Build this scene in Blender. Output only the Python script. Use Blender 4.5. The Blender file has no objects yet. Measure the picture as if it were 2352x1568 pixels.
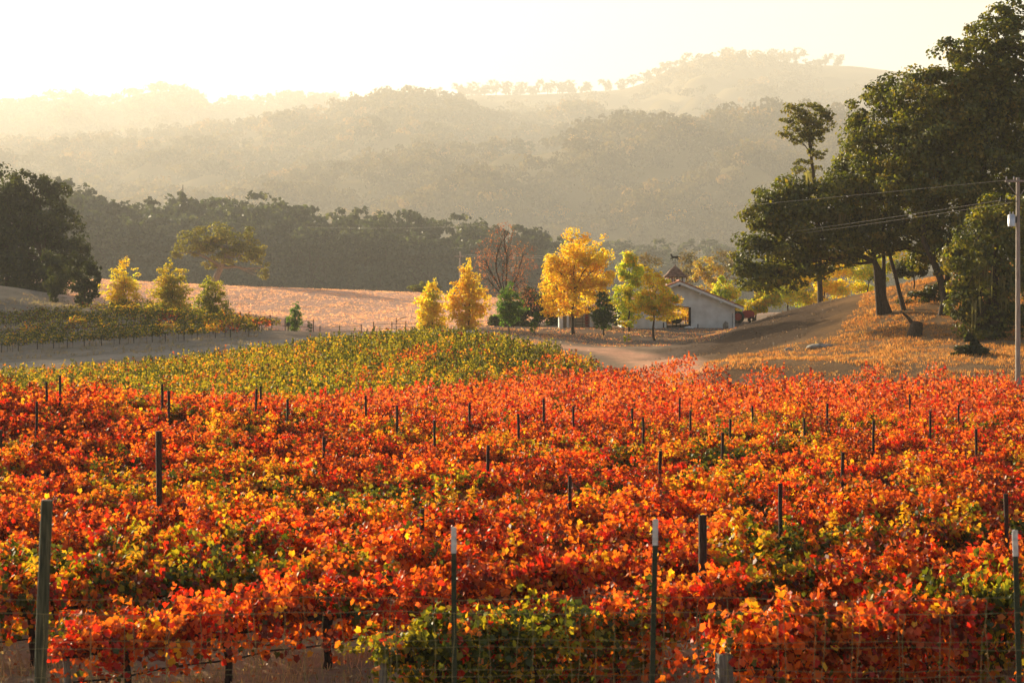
import bpy, math, random
import numpy as np
from mathutils import Vector

R = math.radians
SC = bpy.context.scene
COL = SC.collection
rng = np.random.default_rng(7)
random.seed(7)

# ------------------------------------------------------------------ camera, sky, sun, exposure
F, CX, HY, CZ = 4000.0, 1176.0, 706.0, 6.2          # picture units: 2352 wide, horizon row, eye height
cam = bpy.data.cameras.new('camera'); cam_o = bpy.data.objects.new('camera', cam); COL.objects.link(cam_o)
cam_o.location = (0, 0, CZ); cam_o.rotation_euler = (R(90), 0, 0)
cam.sensor_width = 36; cam.lens = 36 * F / 2352; cam.shift_y = -78 / 2352
cam.clip_start = 0.5; cam.clip_end = 24000
cam.dof.use_dof = True; cam.dof.focus_distance = 75; cam.dof.aperture_fstop = 3.2
SC.camera = cam_o

SUN_AZ, SUN_EL = R(-43), R(16)                    # azimuth from the view direction (+Y), negative is left
world = bpy.data.worlds.new('World'); SC.world = world; world.use_nodes = True
wn = world.node_tree.nodes; wl = world.node_tree.links
sky = wn.new('ShaderNodeTexSky'); sky.sky_type = 'NISHITA'; sky.sun_disc = False
sky.sun_elevation = SUN_EL; sky.sun_rotation = SUN_AZ
sky.air_density = 1.0; sky.dust_density = 3.0; sky.ozone_density = 1.0
wl.new(sky.outputs[0], wn['Background'].inputs[0]); wn['Background'].inputs[1].default_value = 0.055

sunv = Vector((math.sin(SUN_AZ) * math.cos(SUN_EL), math.cos(SUN_AZ) * math.cos(SUN_EL), math.sin(SUN_EL)))
sl = bpy.data.lights.new('sun', 'SUN'); sl.energy = 5.0; sl.angle = R(0.5); sl.color = (1.0, 0.86, 0.62)
so = bpy.data.objects.new('sun', sl); COL.objects.link(so); so.rotation_euler = sunv.to_track_quat('Z', 'Y').to_euler()

SC.view_settings.view_transform = 'Standard'; SC.view_settings.look = 'None'
SC.view_settings.exposure = 1.7; SC.view_settings.gamma = 1.0
SC.render.engine = 'CYCLES'
cy = SC.cycles
cy.max_bounces = 5; cy.diffuse_bounces = 3; cy.glossy_bounces = 1; cy.transmission_bounces = 3
cy.volume_bounces = 0; cy.transparent_max_bounces = 4; cy.caustics_reflective = False; cy.caustics_refractive = False
cy.sample_clamp_indirect = 6

HAZE_DENSITY, HAZE_G = 0.00015, 0.2

# ------------------------------------------------------------------ helpers
def W(px, py, d):
    return np.array(((px - CX) * d / F, d, CZ - (py - HY) * d / F))

def GX(px, d):
    return (px - CX) * d / F

def nrm(a):
    return a / np.maximum(np.linalg.norm(a, axis=-1, keepdims=True), 1e-9)

def tag(o, label=None, cat=None, group=None, kind=None):
    if label: o['label'] = label
    if cat: o['category'] = cat
    if group: o['group'] = group
    if kind: o['kind'] = kind
    return o

def empty(name, loc, label, cat, group=None):
    o = bpy.data.objects.new(name, None); COL.objects.link(o); o.location = [float(v) for v in loc]
    o.empty_display_size = 0.3
    return tag(o, label, cat, group)

def quad_mesh(name, V, Q, col=None, mats=None, mi=None, smooth=False):
    V = np.asarray(V, np.float32); Q = np.asarray(Q, np.int32)
    me = bpy.data.meshes.new(name)
    me.vertices.add(len(V)); me.vertices.foreach_set('co', V.ravel())
    me.loops.add(Q.size); me.loops.foreach_set('vertex_index', Q.ravel())
    me.polygons.add(len(Q))
    me.polygons.foreach_set('loop_start', np.arange(0, Q.size, 4, dtype=np.int32))
    me.polygons.foreach_set('loop_total', np.full(len(Q), 4, np.int32))
    if mats:
        for m in (mats if isinstance(mats, (list, tuple)) else [mats]): me.materials.append(m)
    if mi is not None: me.polygons.foreach_set('material_index', np.asarray(mi, np.int32))
    me.polygons.foreach_set('use_smooth', np.full(len(Q), smooth, bool))
    if col is not None:
        a = me.color_attributes.new('Col', 'FLOAT_COLOR', 'POINT')
        c = np.ones((len(V), 4), np.float32); c[:, :3] = col
        a.data.foreach_set('color', c.ravel())
    me.update(calc_edges=True); me.validate()
    return me

def link(name, me, parent=None, loc=(0, 0, 0)):
    o = bpy.data.objects.new(name, me); COL.objects.link(o); o.location = [float(v) for v in loc]
    if parent: o.parent = parent
    return o

class MB:
    """collects quads; faces of several materials allowed"""
    def __init__(s): s.V = []; s.Q = []; s.M = []; s.n = 0
    def add(s, V, Q, m=0):
        V = np.asarray(V, float); Q = np.asarray(Q, int)
        s.V.append(V); s.Q.append(Q + s.n); s.M.append(np.full(len(Q), m)); s.n += len(V); return s
    def box(s, x0, x1, y0, y1, z0, z1, m=0, rz=0, c=None):
        v = np.array([(x, y, z) for z in (z0, z1) for y in (y0, y1) for x in (x0, x1)], float)
        if rz:
            c0 = np.array(c if c is not None else v.mean(0)); a, b = math.cos(rz), math.sin(rz)
            p = v - c0; v = c0 + np.stack([p[:, 0] * a - p[:, 1] * b, p[:, 0] * b + p[:, 1] * a, p[:, 2]], 1)
        return s.add(v, [(0, 2, 3, 1), (4, 5, 7, 6), (0, 1, 5, 4), (2, 6, 7, 3), (0, 4, 6, 2), (1, 3, 7, 5)], m)
    def tube(s, pts, rad, n=7, m=0, cap=True):
        P = np.asarray(pts, float); k = len(P); rad = np.broadcast_to(np.asarray(rad, float), (k,))
        T = np.gradient(P, axis=0); T = nrm(T)
        up = np.array((0, 0, 1.0)) if abs(T[0, 2]) < .9 else np.array((1.0, 0, 0))
        A = nrm(np.cross(T, up)); B = np.cross(T, A)
        th = np.arange(n) * 2 * math.pi / n
        V = P[:, None] + (A[:, None] * np.cos(th)[None, :, None] + B[:, None] * np.sin(th)[None, :, None]) * rad[:, None, None]
        V = V.reshape(-1, 3); i = np.arange(n); j = (i + 1) % n
        Q = [np.stack([r * n + i, r * n + j, (r + 1) * n + j, (r + 1) * n + i], 1) for r in range(k - 1)]
        s.add(V, np.concatenate(Q), m)
        if cap:
            for e, r in ((P[0] - T[0] * rad[0] * .15, 0), (P[-1] + T[-1] * rad[-1] * .15, (k - 1) * n)):
                ring = V[r:r + n]; c = e
                VV = np.concatenate([ring, ring * .5 + c * .5, c[None]])
                s.add(VV, [(a, (a + 1) % n, n + (a + 1) % n, n + a) for a in range(n)], m)
                inner = VV[n:2 * n]
                h = n // 2
                s.add(np.concatenate([inner, c[None]]), [(a % n, (a + 1) % n, (a + 2) % n, n) for a in range(0, n - 1 + n % 2, 2)], m)
        return s
    def mesh(s, name, mats, smooth=False, col=None):
        return quad_mesh(name, np.concatenate(s.V), np.concatenate(s.Q), col, mats, np.concatenate(s.M), smooth)
    def build(s, name, mats, parent=None, loc=(0, 0, 0), smooth=False):
        return link(name, s.mesh(name, mats, smooth), parent, loc)

def smoothnoise(x, y, seed, scale):
    """cheap value-like noise from a sum of sines, about -1..1"""
    r = np.random.default_rng(seed); out = 0
    for i in range(6):
        a = r.uniform(0, 2 * math.pi); f = (2 * math.pi / scale) * r.uniform(.6, 1.7); p = r.uniform(0, 6.28)
        out = out + np.sin((x * math.cos(a) + y * math.sin(a)) * f + p)
    return out / 3.2

# ------------------------------------------------------------------ materials
def nodes(name):
    m = bpy.data.materials.new(name); m.use_nodes = True
    nt = m.node_tree; nt.nodes.clear()
    out = nt.nodes.new('ShaderNodeOutputMaterial')
    return m, nt, out

def leaf_mat(name, trans=.5, gloss=.05, rough=.4, tmul=(1.25, 1.05, .7), var=.25):
    m, nt, out = nodes(name); N = nt.nodes.new; L = nt.links.new
    a = N('ShaderNodeAttribute'); a.attribute_name = 'Col'
    d = N('ShaderNodeBsdfDiffuse'); t = N('ShaderNodeBsdfTranslucent'); g = N('ShaderNodeBsdfGlossy')
    g.inputs['Roughness'].default_value = rough; g.inputs['Color'].default_value = (1, .97, .9, 1)
    oi = N('ShaderNodeObjectInfo')
    hs = N('ShaderNodeHueSaturation')
    mr = N('ShaderNodeMapRange'); mr.inputs['To Min'].default_value = 1 - var; mr.inputs['To Max'].default_value = 1 + var * .6
    L(oi.outputs['Random'], mr.inputs['Value']); L(mr.outputs[0], hs.inputs['Value']); L(a.outputs['Color'], hs.inputs['Color'])
    mul = N('ShaderNodeMix'); mul.data_type = 'RGBA'; mul.blend_type = 'MULTIPLY'; mul.inputs[0].default_value = 1
    mul.inputs[7].default_value = (*tmul, 1); L(hs.outputs[0], mul.inputs[6])
    L(hs.outputs[0], d.inputs['Color']); L(mul.outputs[2], t.inputs['Color'])
    x = N('ShaderNodeMixShader'); x.inputs[0].default_value = trans; L(d.outputs[0], x.inputs[1]); L(t.outputs[0], x.inputs[2])
    y = N('ShaderNodeMixShader'); y.inputs[0].default_value = gloss; L(x.outputs[0], y.inputs[1]); L(g.outputs[0], y.inputs[2])
    L(y.outputs[0], out.inputs['Surface'])
    return m

def plain(name, c1, c2=None, scale=6, rough=.8, metal=0, bump=.0, stretch=(1, 1, 1), detail=6):
    m, nt, out = nodes(name); N = nt.nodes.new; L = nt.links.new
    p = N('ShaderNodeBsdfPrincipled'); p.inputs['Roughness'].default_value = rough; p.inputs['Metallic'].default_value = metal
    p.inputs['Specular IOR Level'].default_value = .25
    tc = N('ShaderNodeTexCoord'); mp = N('ShaderNodeMapping'); mp.inputs['Scale'].default_value = stretch
    n = N('ShaderNodeTexNoise'); n.inputs['Scale'].default_value = scale; n.inputs['Detail'].default_value = detail
    L(tc.outputs['Object'], mp.inputs[0]); L(mp.outputs[0], n.inputs['Vector'])
    r = N('ShaderNodeValToRGB'); r.color_ramp.elements[0].color = (*c1, 1); r.color_ramp.elements[1].color = (*(c2 or c1), 1)
    r.color_ramp.elements[0].position = .35; r.color_ramp.elements[1].position = .65
    L(n.outputs['Fac'], r.inputs[0]); L(r.outputs[0], p.inputs['Base Color'])
    if bump:
        b = N('ShaderNodeBump'); b.inputs['Strength'].default_value = bump; b.inputs['Distance'].default_value = .05
        L(n.outputs['Fac'], b.inputs['Height']); L(b.outputs[0], p.inputs['Normal'])
    L(p.outputs[0], out.inputs['Surface'])
    return m

def ground_mat(name='ground_material', blotch=.35):
    m, nt, out = nodes(name); N = nt.nodes.new; L = nt.links.new
    a = N('ShaderNodeAttribute'); a.attribute_name = 'Col'
    tc = N('ShaderNodeTexCoord')
    n1 = N('ShaderNodeTexNoise'); n1.inputs['Scale'].default_value = .35; n1.inputs['Detail'].default_value = 8; n1.inputs['Roughness'].default_value = .7
    n2 = N('ShaderNodeTexNoise'); n2.inputs['Scale'].default_value = 3.5; n2.inputs['Detail'].default_value = 8; n2.inputs['Roughness'].default_value = .75
    L(tc.outputs['Object'], n1.inputs['Vector']); L(tc.outputs['Object'], n2.inputs['Vector'])
    s = N('ShaderNodeMath'); s.operation = 'ADD'; L(n1.outputs['Fac'], s.inputs[0]); L(n2.outputs['Fac'], s.inputs[1])
    mr = N('ShaderNodeMapRange'); mr.inputs['From Min'].default_value = .65; mr.inputs['From Max'].default_value = 1.35
    mr.inputs['To Min'].default_value = 1 - blotch; mr.inputs['To Max'].default_value = 1 + blotch
    L(s.outputs[0], mr.inputs['Value'])
    hs = N('ShaderNodeHueSaturation'); L(mr.outputs[0], hs.inputs['Value']); L(a.outputs['Color'], hs.inputs['Color'])
    d = N('ShaderNodeBsdfDiffuse'); d.inputs['Roughness'].default_value = .6; L(hs.outputs[0], d.inputs['Color'])
    b = N('ShaderNodeBump'); b.inputs['Strength'].default_value = .7; b.inputs['Distance'].default_value = .25
    L(s.outputs[0], b.inputs['Height']); L(b.outputs[0], d.inputs['Normal'])
    L(d.outputs[0], out.inputs['Surface'])
    return m

M_VINE = leaf_mat('grape_leaf', .58, .025, .45, (1.3, 1.0, .6), .25)
M_YEL = leaf_mat('autumn_leaf', .7, .03, .45, (1.05, 1.05, .5), .05)
M_OAK = leaf_mat('oak_leaf', .5, .035, .45, (1.5, 1.4, .4), .12)
M_WOODS = leaf_mat('woodland_leaf', .3, .0, .5, (1.2, 1.1, .6), .15)
M_GROUND = ground_mat()
M_BARK = plain('bark', (.035, .024, .016), (.09, .065, .045), 5, .95, bump=.6, stretch=(3, 3, .6))
M_PALEBARK = plain('pale_bark', (.16, .12, .09), (.30, .24, .18), 5, .9, bump=.5, stretch=(3, 3, .6))
M_VINEWOOD = plain('vine_wood', (.02, .014, .010), (.06, .04, .028), 14, .95, bump=.8, stretch=(2, 2, .5))
M_POST = plain('dark_post_wood', (.028, .016, .012), (.075, .045, .03), 12, .9, bump=.5, stretch=(4, 4, .4))
M_GREYPOST = plain('weathered_post', (.10, .095, .075), (.24, .22, .18), 12, .9, bump=.6, stretch=(5, 5, .4))
M_GREENPOST = plain('treated_post', (.03, .036, .022), (.11, .105, .06), 10, .85, bump=.5, stretch=(5, 5, .4))
M_TPOST = plain('green_steel', (.02, .035, .02), (.045, .05, .03), 30, .6, .2)
M_WHITE = plain('white_paint', (.42, .41, .39), (.62, .61, .58), 20, .5)
M_WIRE = plain('galvanised_wire', (.16, .14, .06), (.30, .26, .12), 20, .5, .4)
M_STUCCO = plain('white_stucco', (.60, .57, .51), (.78, .76, .71), .9, .9, bump=.15)
M_TRIM = plain('white_trim', (.62, .60, .56), (.72, .70, .66), 3, .7)
M_TILE = plain('clay_tile', (.22, .075, .04), (.42, .17, .09), 3.0, .85, bump=.3)
M_DARKTILE = plain('weathered_tile', (.11, .06, .04), (.26, .15, .10), 4.0, .9, bump=.4)
M_DARK = plain('dark_timber', (.025, .018, .014), (.05, .038, .03), 8, .85)
M_IRON = plain('dark_iron', (.02, .02, .02), (.04, .036, .032), 8, .6, .5)
M_STONE = plain('grey_stone', (.16, .14, .12), (.32, .29, .25), 4, .95, bump=.7)
M_POLE = plain('pole_wood', (.20, .17, .14), (.36, .31, .26), 5, .85, bump=.4, stretch=(5, 5, .3))
M_METAL = plain('painted_metal', (.42, .43, .44), (.55, .56, .57), 5, .35, .5)
M_CERAMIC = plain('ceramic', (.30, .28, .26), (.45, .42, .40), 5, .3)
M_CABLE = plain('cable', (.10, .085, .06), (.16, .14, .10), 5, .35, .6)
M_HOSE = plain('black_hose', (.012, .012, .012), (.025, .024, .022), 5, .5)
M_RED = plain('red_paint', (.26, .025, .02), (.36, .04, .03), 3, .45)
M_RUBBER = plain('rubber', (.015, .015, .015), (.03, .028, .026), 6, .8)
M_MOSS = leaf_mat('hanging_moss', .5, 0, .5, (1.2, 1.1, .6), .1)
M_LITTER = leaf_mat('fallen_leaf', .4, .04, .5, (1.1, 1, .8), .1)
M_GRASS = leaf_mat('dry_grass', .45, 0, .5, (1.2, 1.05, .75), .1)
M_GLASS = plain('window_glass', (.55, .53, .46), (.62, .60, .52), 2, .15)

# ------------------------------------------------------------------ terrain: a smooth surface through measured points
CP = []
def cp(px, py, d): CP.append(W(px, py, d))
def cz(x, y, z): CP.append(np.array((x, y, z), float))
for x in (-14, -7, 0, 7, 14):
    cz(x, 8, 2.6); cz(x, 16, 2.15); cz(x, 18.5, 1.9); cz(x, 23.5, .1); cz(x, 28, 0)
for x, y in ((-10, 36), (0, 36), (10, 36), (-14, 46), (0, 48), (14, 48), (0, 62), (18, 62), (2, 78), (24, 80)): cz(x, y, 0)
cz(-18, 56, 1.0); cz(-20, 67, 1.7); cz(-30, 62, 1.9); cz(-17, 77, .9); cz(-6.5, 95, .0); cz(-10, 70, .6)
cz(-24, 84, -.6); cz(-34, 90, -.8)
cz(32, 108, 0); cz(15, 118, .15); cz(5, 118, .1); cz(24, 100, .1)
# the green block and its crest
cz(-38, 130, -.6); cz(-30, 140, .05); cz(-19.7, 150, 1.25); cz(-6.7, 152, 2.6); cz(2.7, 147, 1.4); cz(6.1, 139, .6); cz(10.8, 127, .25)
cz(-15, 120, .2); cz(-4, 130, 1.3); cz(-30, 110, -.8); cz(-13, 136, 1.3); cz(-2, 141, 2.0)
# the track in the dip, the left slope
cp(0, 845, 172); cp(320, 815, 178); cp(640, 788, 184); cp(-300, 860, 172)
cp(0, 790, 197); cp(0, 740, 228); cp(0, 690, 255); cp(0, 655, 275); cp(-300, 690, 240); cp(-300, 640, 285)
cp(230, 715, 235); cp(320, 770, 200); cp(450, 738, 215); cp(630, 762, 200); cp(128, 695, 262); cp(195, 705, 245); cp(283, 712, 236)
cp(60, 676, 285); cp(-100, 640, 330)
# the meadow
cp(700, 772, 222); cp(850, 768, 218); cp(960, 765, 212); cp(240, 643, 345); cp(500, 656, 345); cp(750, 665, 348); cp(950, 672, 350); cp(1100, 680, 350)
cp(600, 715, 270); cp(800, 720, 275); cp(950, 722, 275); cp(330, 670, 300); cp(-60, 636, 350)
for x in (-150, -90, -40, 10, 70): cz(x, 400, 5); cz(x, 440, 2)
# the yard and the bank in front of it
for px in (1080, 1240, 1420, 1560, 1690): cp(px, 753, 198)
for px in (1100, 1300, 1500): cz(GX(px, 230), 230, 3.9); cp(px, 768, 184)
cp(1230, 790, 172); cp(1400, 801, 165); cp(1530, 832, 142); cp(1600, 775, 182); cp(1560, 846, 130); cp(1650, 762, 190); cp(1500, 790, 174)
# the oak hill
cp(1700, 750, 180); cp(1800, 715, 180); cp(1900, 692, 178); cp(2030, 664, 175); cp(2110, 645, 175); cp(2200, 628, 175); cp(2352, 596, 175); cp(2600, 540, 175)
cp(1640, 812, 158); cp(1750, 790, 155); cp(1900, 750, 155); cp(2045, 718, 155); cp(2170, 740, 147); cp(2352, 720, 148); cp(2600, 690, 148)
cp(1750, 835, 135); cp(1950, 815, 135); cp(2100, 795, 135); cp(2290, 800, 133); cp(2352, 800, 132); cp(2600, 790, 132)
cp(1650, 853, 122); cp(1950, 860, 119); cp(2300, 868, 114); cp(2600, 880, 110)
cz(30, 215, 4.6); cz(55, 215, 6.0); cz(90, 215, 8); cz(30, 260, 4); cz(80, 260, 4.5); cz(20, 320, 4); cz(90, 330, 3)
for x in (-60, -45): cz(x, 30, 1.0)
for x in (45, 70): cz(x, 30, 0); cz(x, 80, 0.3)
cz(-70, 100, -.5); cz(-80, 140, 0)
CP = np.array(CP)
_C2 = 5.0 ** 2
_n = len(CP)
_A = np.sqrt(((CP[:, None, :2] - CP[None, :, :2]) ** 2).sum(-1) + _C2)
_P = np.column_stack([np.ones(_n), CP[:, :2] / 100])
_M = np.block([[-_A + np.eye(_n) * .15, _P], [_P.T, np.zeros((3, 3))]])
_w = np.linalg.solve(_M, np.concatenate([CP[:, 2], np.zeros(3)]))

def zg(x, y):
    x = np.asarray(x, float); y = np.asarray(y, float); sh = np.broadcast(x, y).shape
    x = np.broadcast_to(x, sh).ravel(); y = np.broadcast_to(y, sh).ravel()
    out = np.empty(len(x))
    for a in range(0, len(x), 20000):
        xs = np.clip(x[a:a + 20000], -150, 120); ys = np.clip(y[a:a + 20000], 5, 440)
        d = np.sqrt((xs[:, None] - CP[None, :, 0]) ** 2 + (ys[:, None] - CP[None, :, 1]) ** 2 + _C2)
        z = -d @ _w[:_n] + _w[_n] + xs * _w[_n + 1] / 100 + ys * _w[_n + 2] / 100
        far = np.clip(np.maximum.reduce([(np.abs(x[a:a + 20000]) - 130) / 120, (y[a:a + 20000] - 440) / 80]), 0, 1)
        out[a:a + 20000] = z * (1 - far) + 0.0 * far
    return out.reshape(sh) if sh else float(out[0])

def rayground(px, py, d0=20, d1=400):
    """the first point of the ground along a line of sight"""
    ds = np.arange(d0, d1, .5); p = np.stack([GX(px, ds), ds], 1)
    zr = CZ - (py - HY) * ds / F; h = zr - zg(p[:, 0], p[:, 1])
    i = np.argmax(h < 0) if (h < 0).any() else len(ds) - 1
    return p[i, 0], p[i, 1], float(zg(p[i, 0], p[i, 1]))

def sdist(x, y, poly):
    """signed distance to a polygon, inside positive"""
    P = np.asarray(poly, float); n = len(P); dmin = np.full(x.shape, 1e9); ins = np.zeros(x.shape, bool)
    for i in range(n):
        a, b = P[i], P[(i + 1) % n]; e = b - a
        t = np.clip(((x - a[0]) * e[0] + (y - a[1]) * e[1]) / (e @ e), 0, 1)
        dmin = np.minimum(dmin, np.hypot(x - a[0] - t * e[0], y - a[1] - t * e[1]))
        c = ((a[1] > y) != (b[1] > y)) & (x < e[0] * (y - a[1]) / (e[1] if e[1] else 1e-9) + a[0])
        ins ^= c
    return np.where(ins, dmin, -dmin)

def pline(x, y, pts):
    P = np.asarray(pts, float); dmin = np.full(x.shape, 1e9)
    for a, b in zip(P[:-1], P[1:]):
        e = b - a; t = np.clip(((x - a[0]) * e[0] + (y - a[1]) * e[1]) / (e @ e), 0, 1)
        dmin = np.minimum(dmin, np.hypot(x - a[0] - t * e[0], y - a[1] - t * e[1]))
    return dmin

MEADOW = [(-24, 214), (-45, 240), (-66, 262), (-80, 300), (-110, 420), (70, 420), (30, 300), (5, 250), (-4, 214)]
LEFTS = [(-90, 168), (-30, 176), (-24, 205), (-42, 236), (-62, 262), (-75, 300), (-160, 330), (-160, 170)]
YARD = [(-5, 186), (6, 176), (18, 172), (27, 186), (33, 200), (34, 240), (-6, 240)]
OAKH = [(11, 121), (32, 110), (110, 100), (120, 235), (45, 225), (33, 195), (22, 172), (17, 150)]
ROAD = [(-8, 186), (1, 171), (7.5, 165.5), (11.5, 158), (12.8, 143), (12.2, 130), (11, 123)]
TRACK = [(12.4, 152), (17, 165), (21.5, 178), (25, 192), (29, 205)]
DIP = [(-90, 172), (-55, 173), (-28, 181), (-12, 196), (-5, 188)]
axx = np.unique(np.concatenate([np.linspace(-10000, -150, 40), np.arange(-150, -62, 4.0), np.arange(-62, -16, 1.5), np.arange(-16, 46, .8), np.arange(46, 120, 3.0), np.linspace(120, 10000, 40)]))
axy = np.unique(np.concatenate([np.linspace(-80, 5, 8), np.arange(5, 40, .5), np.arange(40, 112, 2.0), np.arange(112, 205, .8), np.arange(205, 300, 2.0), np.arange(300, 460, 4.0), np.linspace(460, 10000, 66)]))
GXX, GYY = np.meshgrid(axx, axy)
GZ = zg(GXX, GYY)
rough = smoothnoise(GXX, GYY, 3, 9) * .07 + smoothnoise(GXX, GYY, 4, 3.1) * .035
GZ = GZ + np.where((GYY > 6) & (GYY < 420), rough, 0)
soft = lambda s, w: np.clip(s / w + .5, 0, 1)[..., None]
gcol = np.zeros(GXX.shape + (3,)) + np.array((.42, .29, .19))
bn = smoothnoise(GXX, GYY, 9, 14)[..., None]
ms = {n: sdist(GXX, GYY, p) + smoothnoise(GXX, GYY, 5, 8) * 1.2 for n, p in (('meadow', MEADOW), ('left', LEFTS), ('yard', YARD), ('oak', OAKH))}
def lay(mask, c):
    global gcol
    gcol = gcol * (1 - mask) + np.array(c) * mask
lay(soft(ms['left'], 6), (.30, .245, .185))
lay(soft(ms['meadow'], 5), (.84, .50, .34))
lay(soft(ms['meadow'], 5) * np.clip(bn * .5, 0, .5), (.62, .37, .24))
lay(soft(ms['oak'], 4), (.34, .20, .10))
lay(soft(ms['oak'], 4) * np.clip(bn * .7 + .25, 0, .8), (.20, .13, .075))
BARE_SHADED = [(12, 150), (20, 147), (27, 152), (31, 162), (33, 178), (28, 195), (20, 180), (15, 165)]
lay(soft(sdist(GXX, GYY, BARE_SHADED) + smoothnoise(GXX, GYY, 6, 6) * 1.5, 5), (.14, .095, .065))  # bare soil, painted darker to stand in for tree shade on the bank
lay(soft(ms['yard'], 5), (.26, .19, .14))
rd = 2.6 - pline(GXX, GYY, ROAD); tk = 1.8 - pline(GXX, GYY, TRACK); dp = 3.4 - pline(GXX, GYY, DIP)
lay(soft(rd, 1.6), (.86, .47, .28))
lay(soft(tk, 1.6) * .5, (.30, .21, .15))
lay(soft(dp, 2), (.38, .31, .24))
far = np.clip((GYY - 430) / 60, 0, 1)[..., None]; lay(far, (.20, .15, .08))
nx, ny = len(axx), len(axy)
zone = np.zeros(GXX.shape, int)
zone[ms['oak'] > 0] = 1; zone[ms['yard'] > 0] = 2; zone[ms['meadow'] > 0] = 3; zone[ms['left'] > 0] = 4; zone[np.maximum(np.maximum(rd, tk), dp) > 0] = 5
zf = zone[:-1, :-1].ravel()
ii = (np.arange(ny - 1)[:, None] * nx + np.arange(nx - 1)[None]).ravel()
FQ = np.stack([ii, ii + 1, ii + nx + 1, ii + nx], 1)
GV = np.stack([GXX, GYY, GZ], -1).reshape(-1, 3); GC = gcol.reshape(-1, 3)
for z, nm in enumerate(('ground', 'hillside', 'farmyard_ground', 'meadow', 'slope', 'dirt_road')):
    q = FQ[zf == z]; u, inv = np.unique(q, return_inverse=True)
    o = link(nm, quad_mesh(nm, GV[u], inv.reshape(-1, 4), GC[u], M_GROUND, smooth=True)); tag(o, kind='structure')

# ------------------------------------------------------------------ leaves
def kites(C, N, size, r, asp=.75, fold=.12):
    n = len(C); N = nrm(N); t = nrm(np.cross(N, r.normal(size=(n, 3)))); b = np.cross(N, t); s = np.asarray(size).reshape(-1, 1) * np.ones((n, 1))
    V = np.stack([C - t * s * .5, C + b * s * asp * .5 + N * fold * s, C + t * s * .5, C - b * s * asp * .5 + N * fold * s], 1)
    return V.reshape(-1, 3), np.arange(4 * n).reshape(n, 4)

def lobed(C, N, size, r, droop=None):
    """grape leaf: two halves folded on the midrib, wide shoulders and a pointed tip"""
    n = len(C); N = nrm(N); t = r.normal(size=(n, 3)) * .7
    if droop is not None: t = t + droop
    t = nrm(np.cross(N, np.cross(t, N))); b = np.cross(N, t); s = np.asarray(size).reshape(-1, 1)
    cu = r.uniform(.05, .32, (n, 1)); dr = r.uniform(-.05, .3, (n, 1))
    k = lambda u, v, w: C + t * s * u + b * s * v + N * s * (cu * abs(v) * 1.6 - dr * max(0, u) ** 2 * 2 + w)
    V = np.stack([k(-.3, 0, 0), k(.12, 0, 0), k(.6, 0, 0)] + [k(u, v * sg, 0) for sg in (1, -1) for (u, v) in ((-.42, .36), (-.08, .42), (.2, .5), (.3, .32), (.46, .17))], 1)
    i = np.arange(n)[:, None] * 13
    Q = np.concatenate([i + np.array([q]) for q in ([0, 1, 4, 3], [1, 6, 5, 4], [1, 2, 7, 6], [0, 8, 9, 1], [1, 9, 10, 11], [1, 11, 12, 2])])
    return V.reshape(-1, 3), Q

def pick(pal, n, r):
    c = np.array([p[0] for p in pal]); w = np.array([p[1] for p in pal], float)
    return c[r.choice(len(pal), n, p=w / w.sum())]

def jit(c, r, a=.22):
    return np.clip(c * (1 + r.uniform(-a, a, (len(c), 1))) * (1 + r.uniform(-.08, .08, c.shape)), .004, .95)

RED = (.56, .030, .008); SAL = (.72, .155, .026); ORA = (.72, .20, .014); YEL = (.76, .46, .02); LIME = (.34, .33, .016); GRE = (.075, .10, .010); BRO = (.20, .030, .008)
SAL2 = (.76, .19, .055)
PAL = {
    'red':    [(RED, 2.2), (SAL, 2.8), (ORA, 2.6), (BRO, 3), (YEL, .35), (GRE, .5)],
    'orange': [(RED, 1.6), (SAL, 2.6), (ORA, 3.2), (BRO, 2.6), (YEL, .7), (GRE, .8)],
    'salmon': [(SAL2, 4), (ORA, 2), (RED, 1.8), (BRO, 1.5), (YEL, .3), (GRE, .2)],
    'golden': [(RED, .5), (SAL, 1), (ORA, 3), (BRO, 1), (YEL, 2.4), (LIME, 2), (GRE, .8)],
    'mixed':  [(RED, 1), (SAL, 1.5), (ORA, 2), (BRO, 1.3), (YEL, 1), (LIME, 1.5), (GRE, 2)],
    'green':  [(RED, .35), (ORA, .7), (BRO, .4), (YEL, .7), (LIME, 2.2), (GRE, 5)],
}
WORDS = {'salmon': 'pale salmon red', 'red': 'deep red and salmon', 'orange': 'bright orange and red', 'golden': 'golden yellow and orange', 'mixed': 'mixed red and green', 'green': 'mostly green'}

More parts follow.
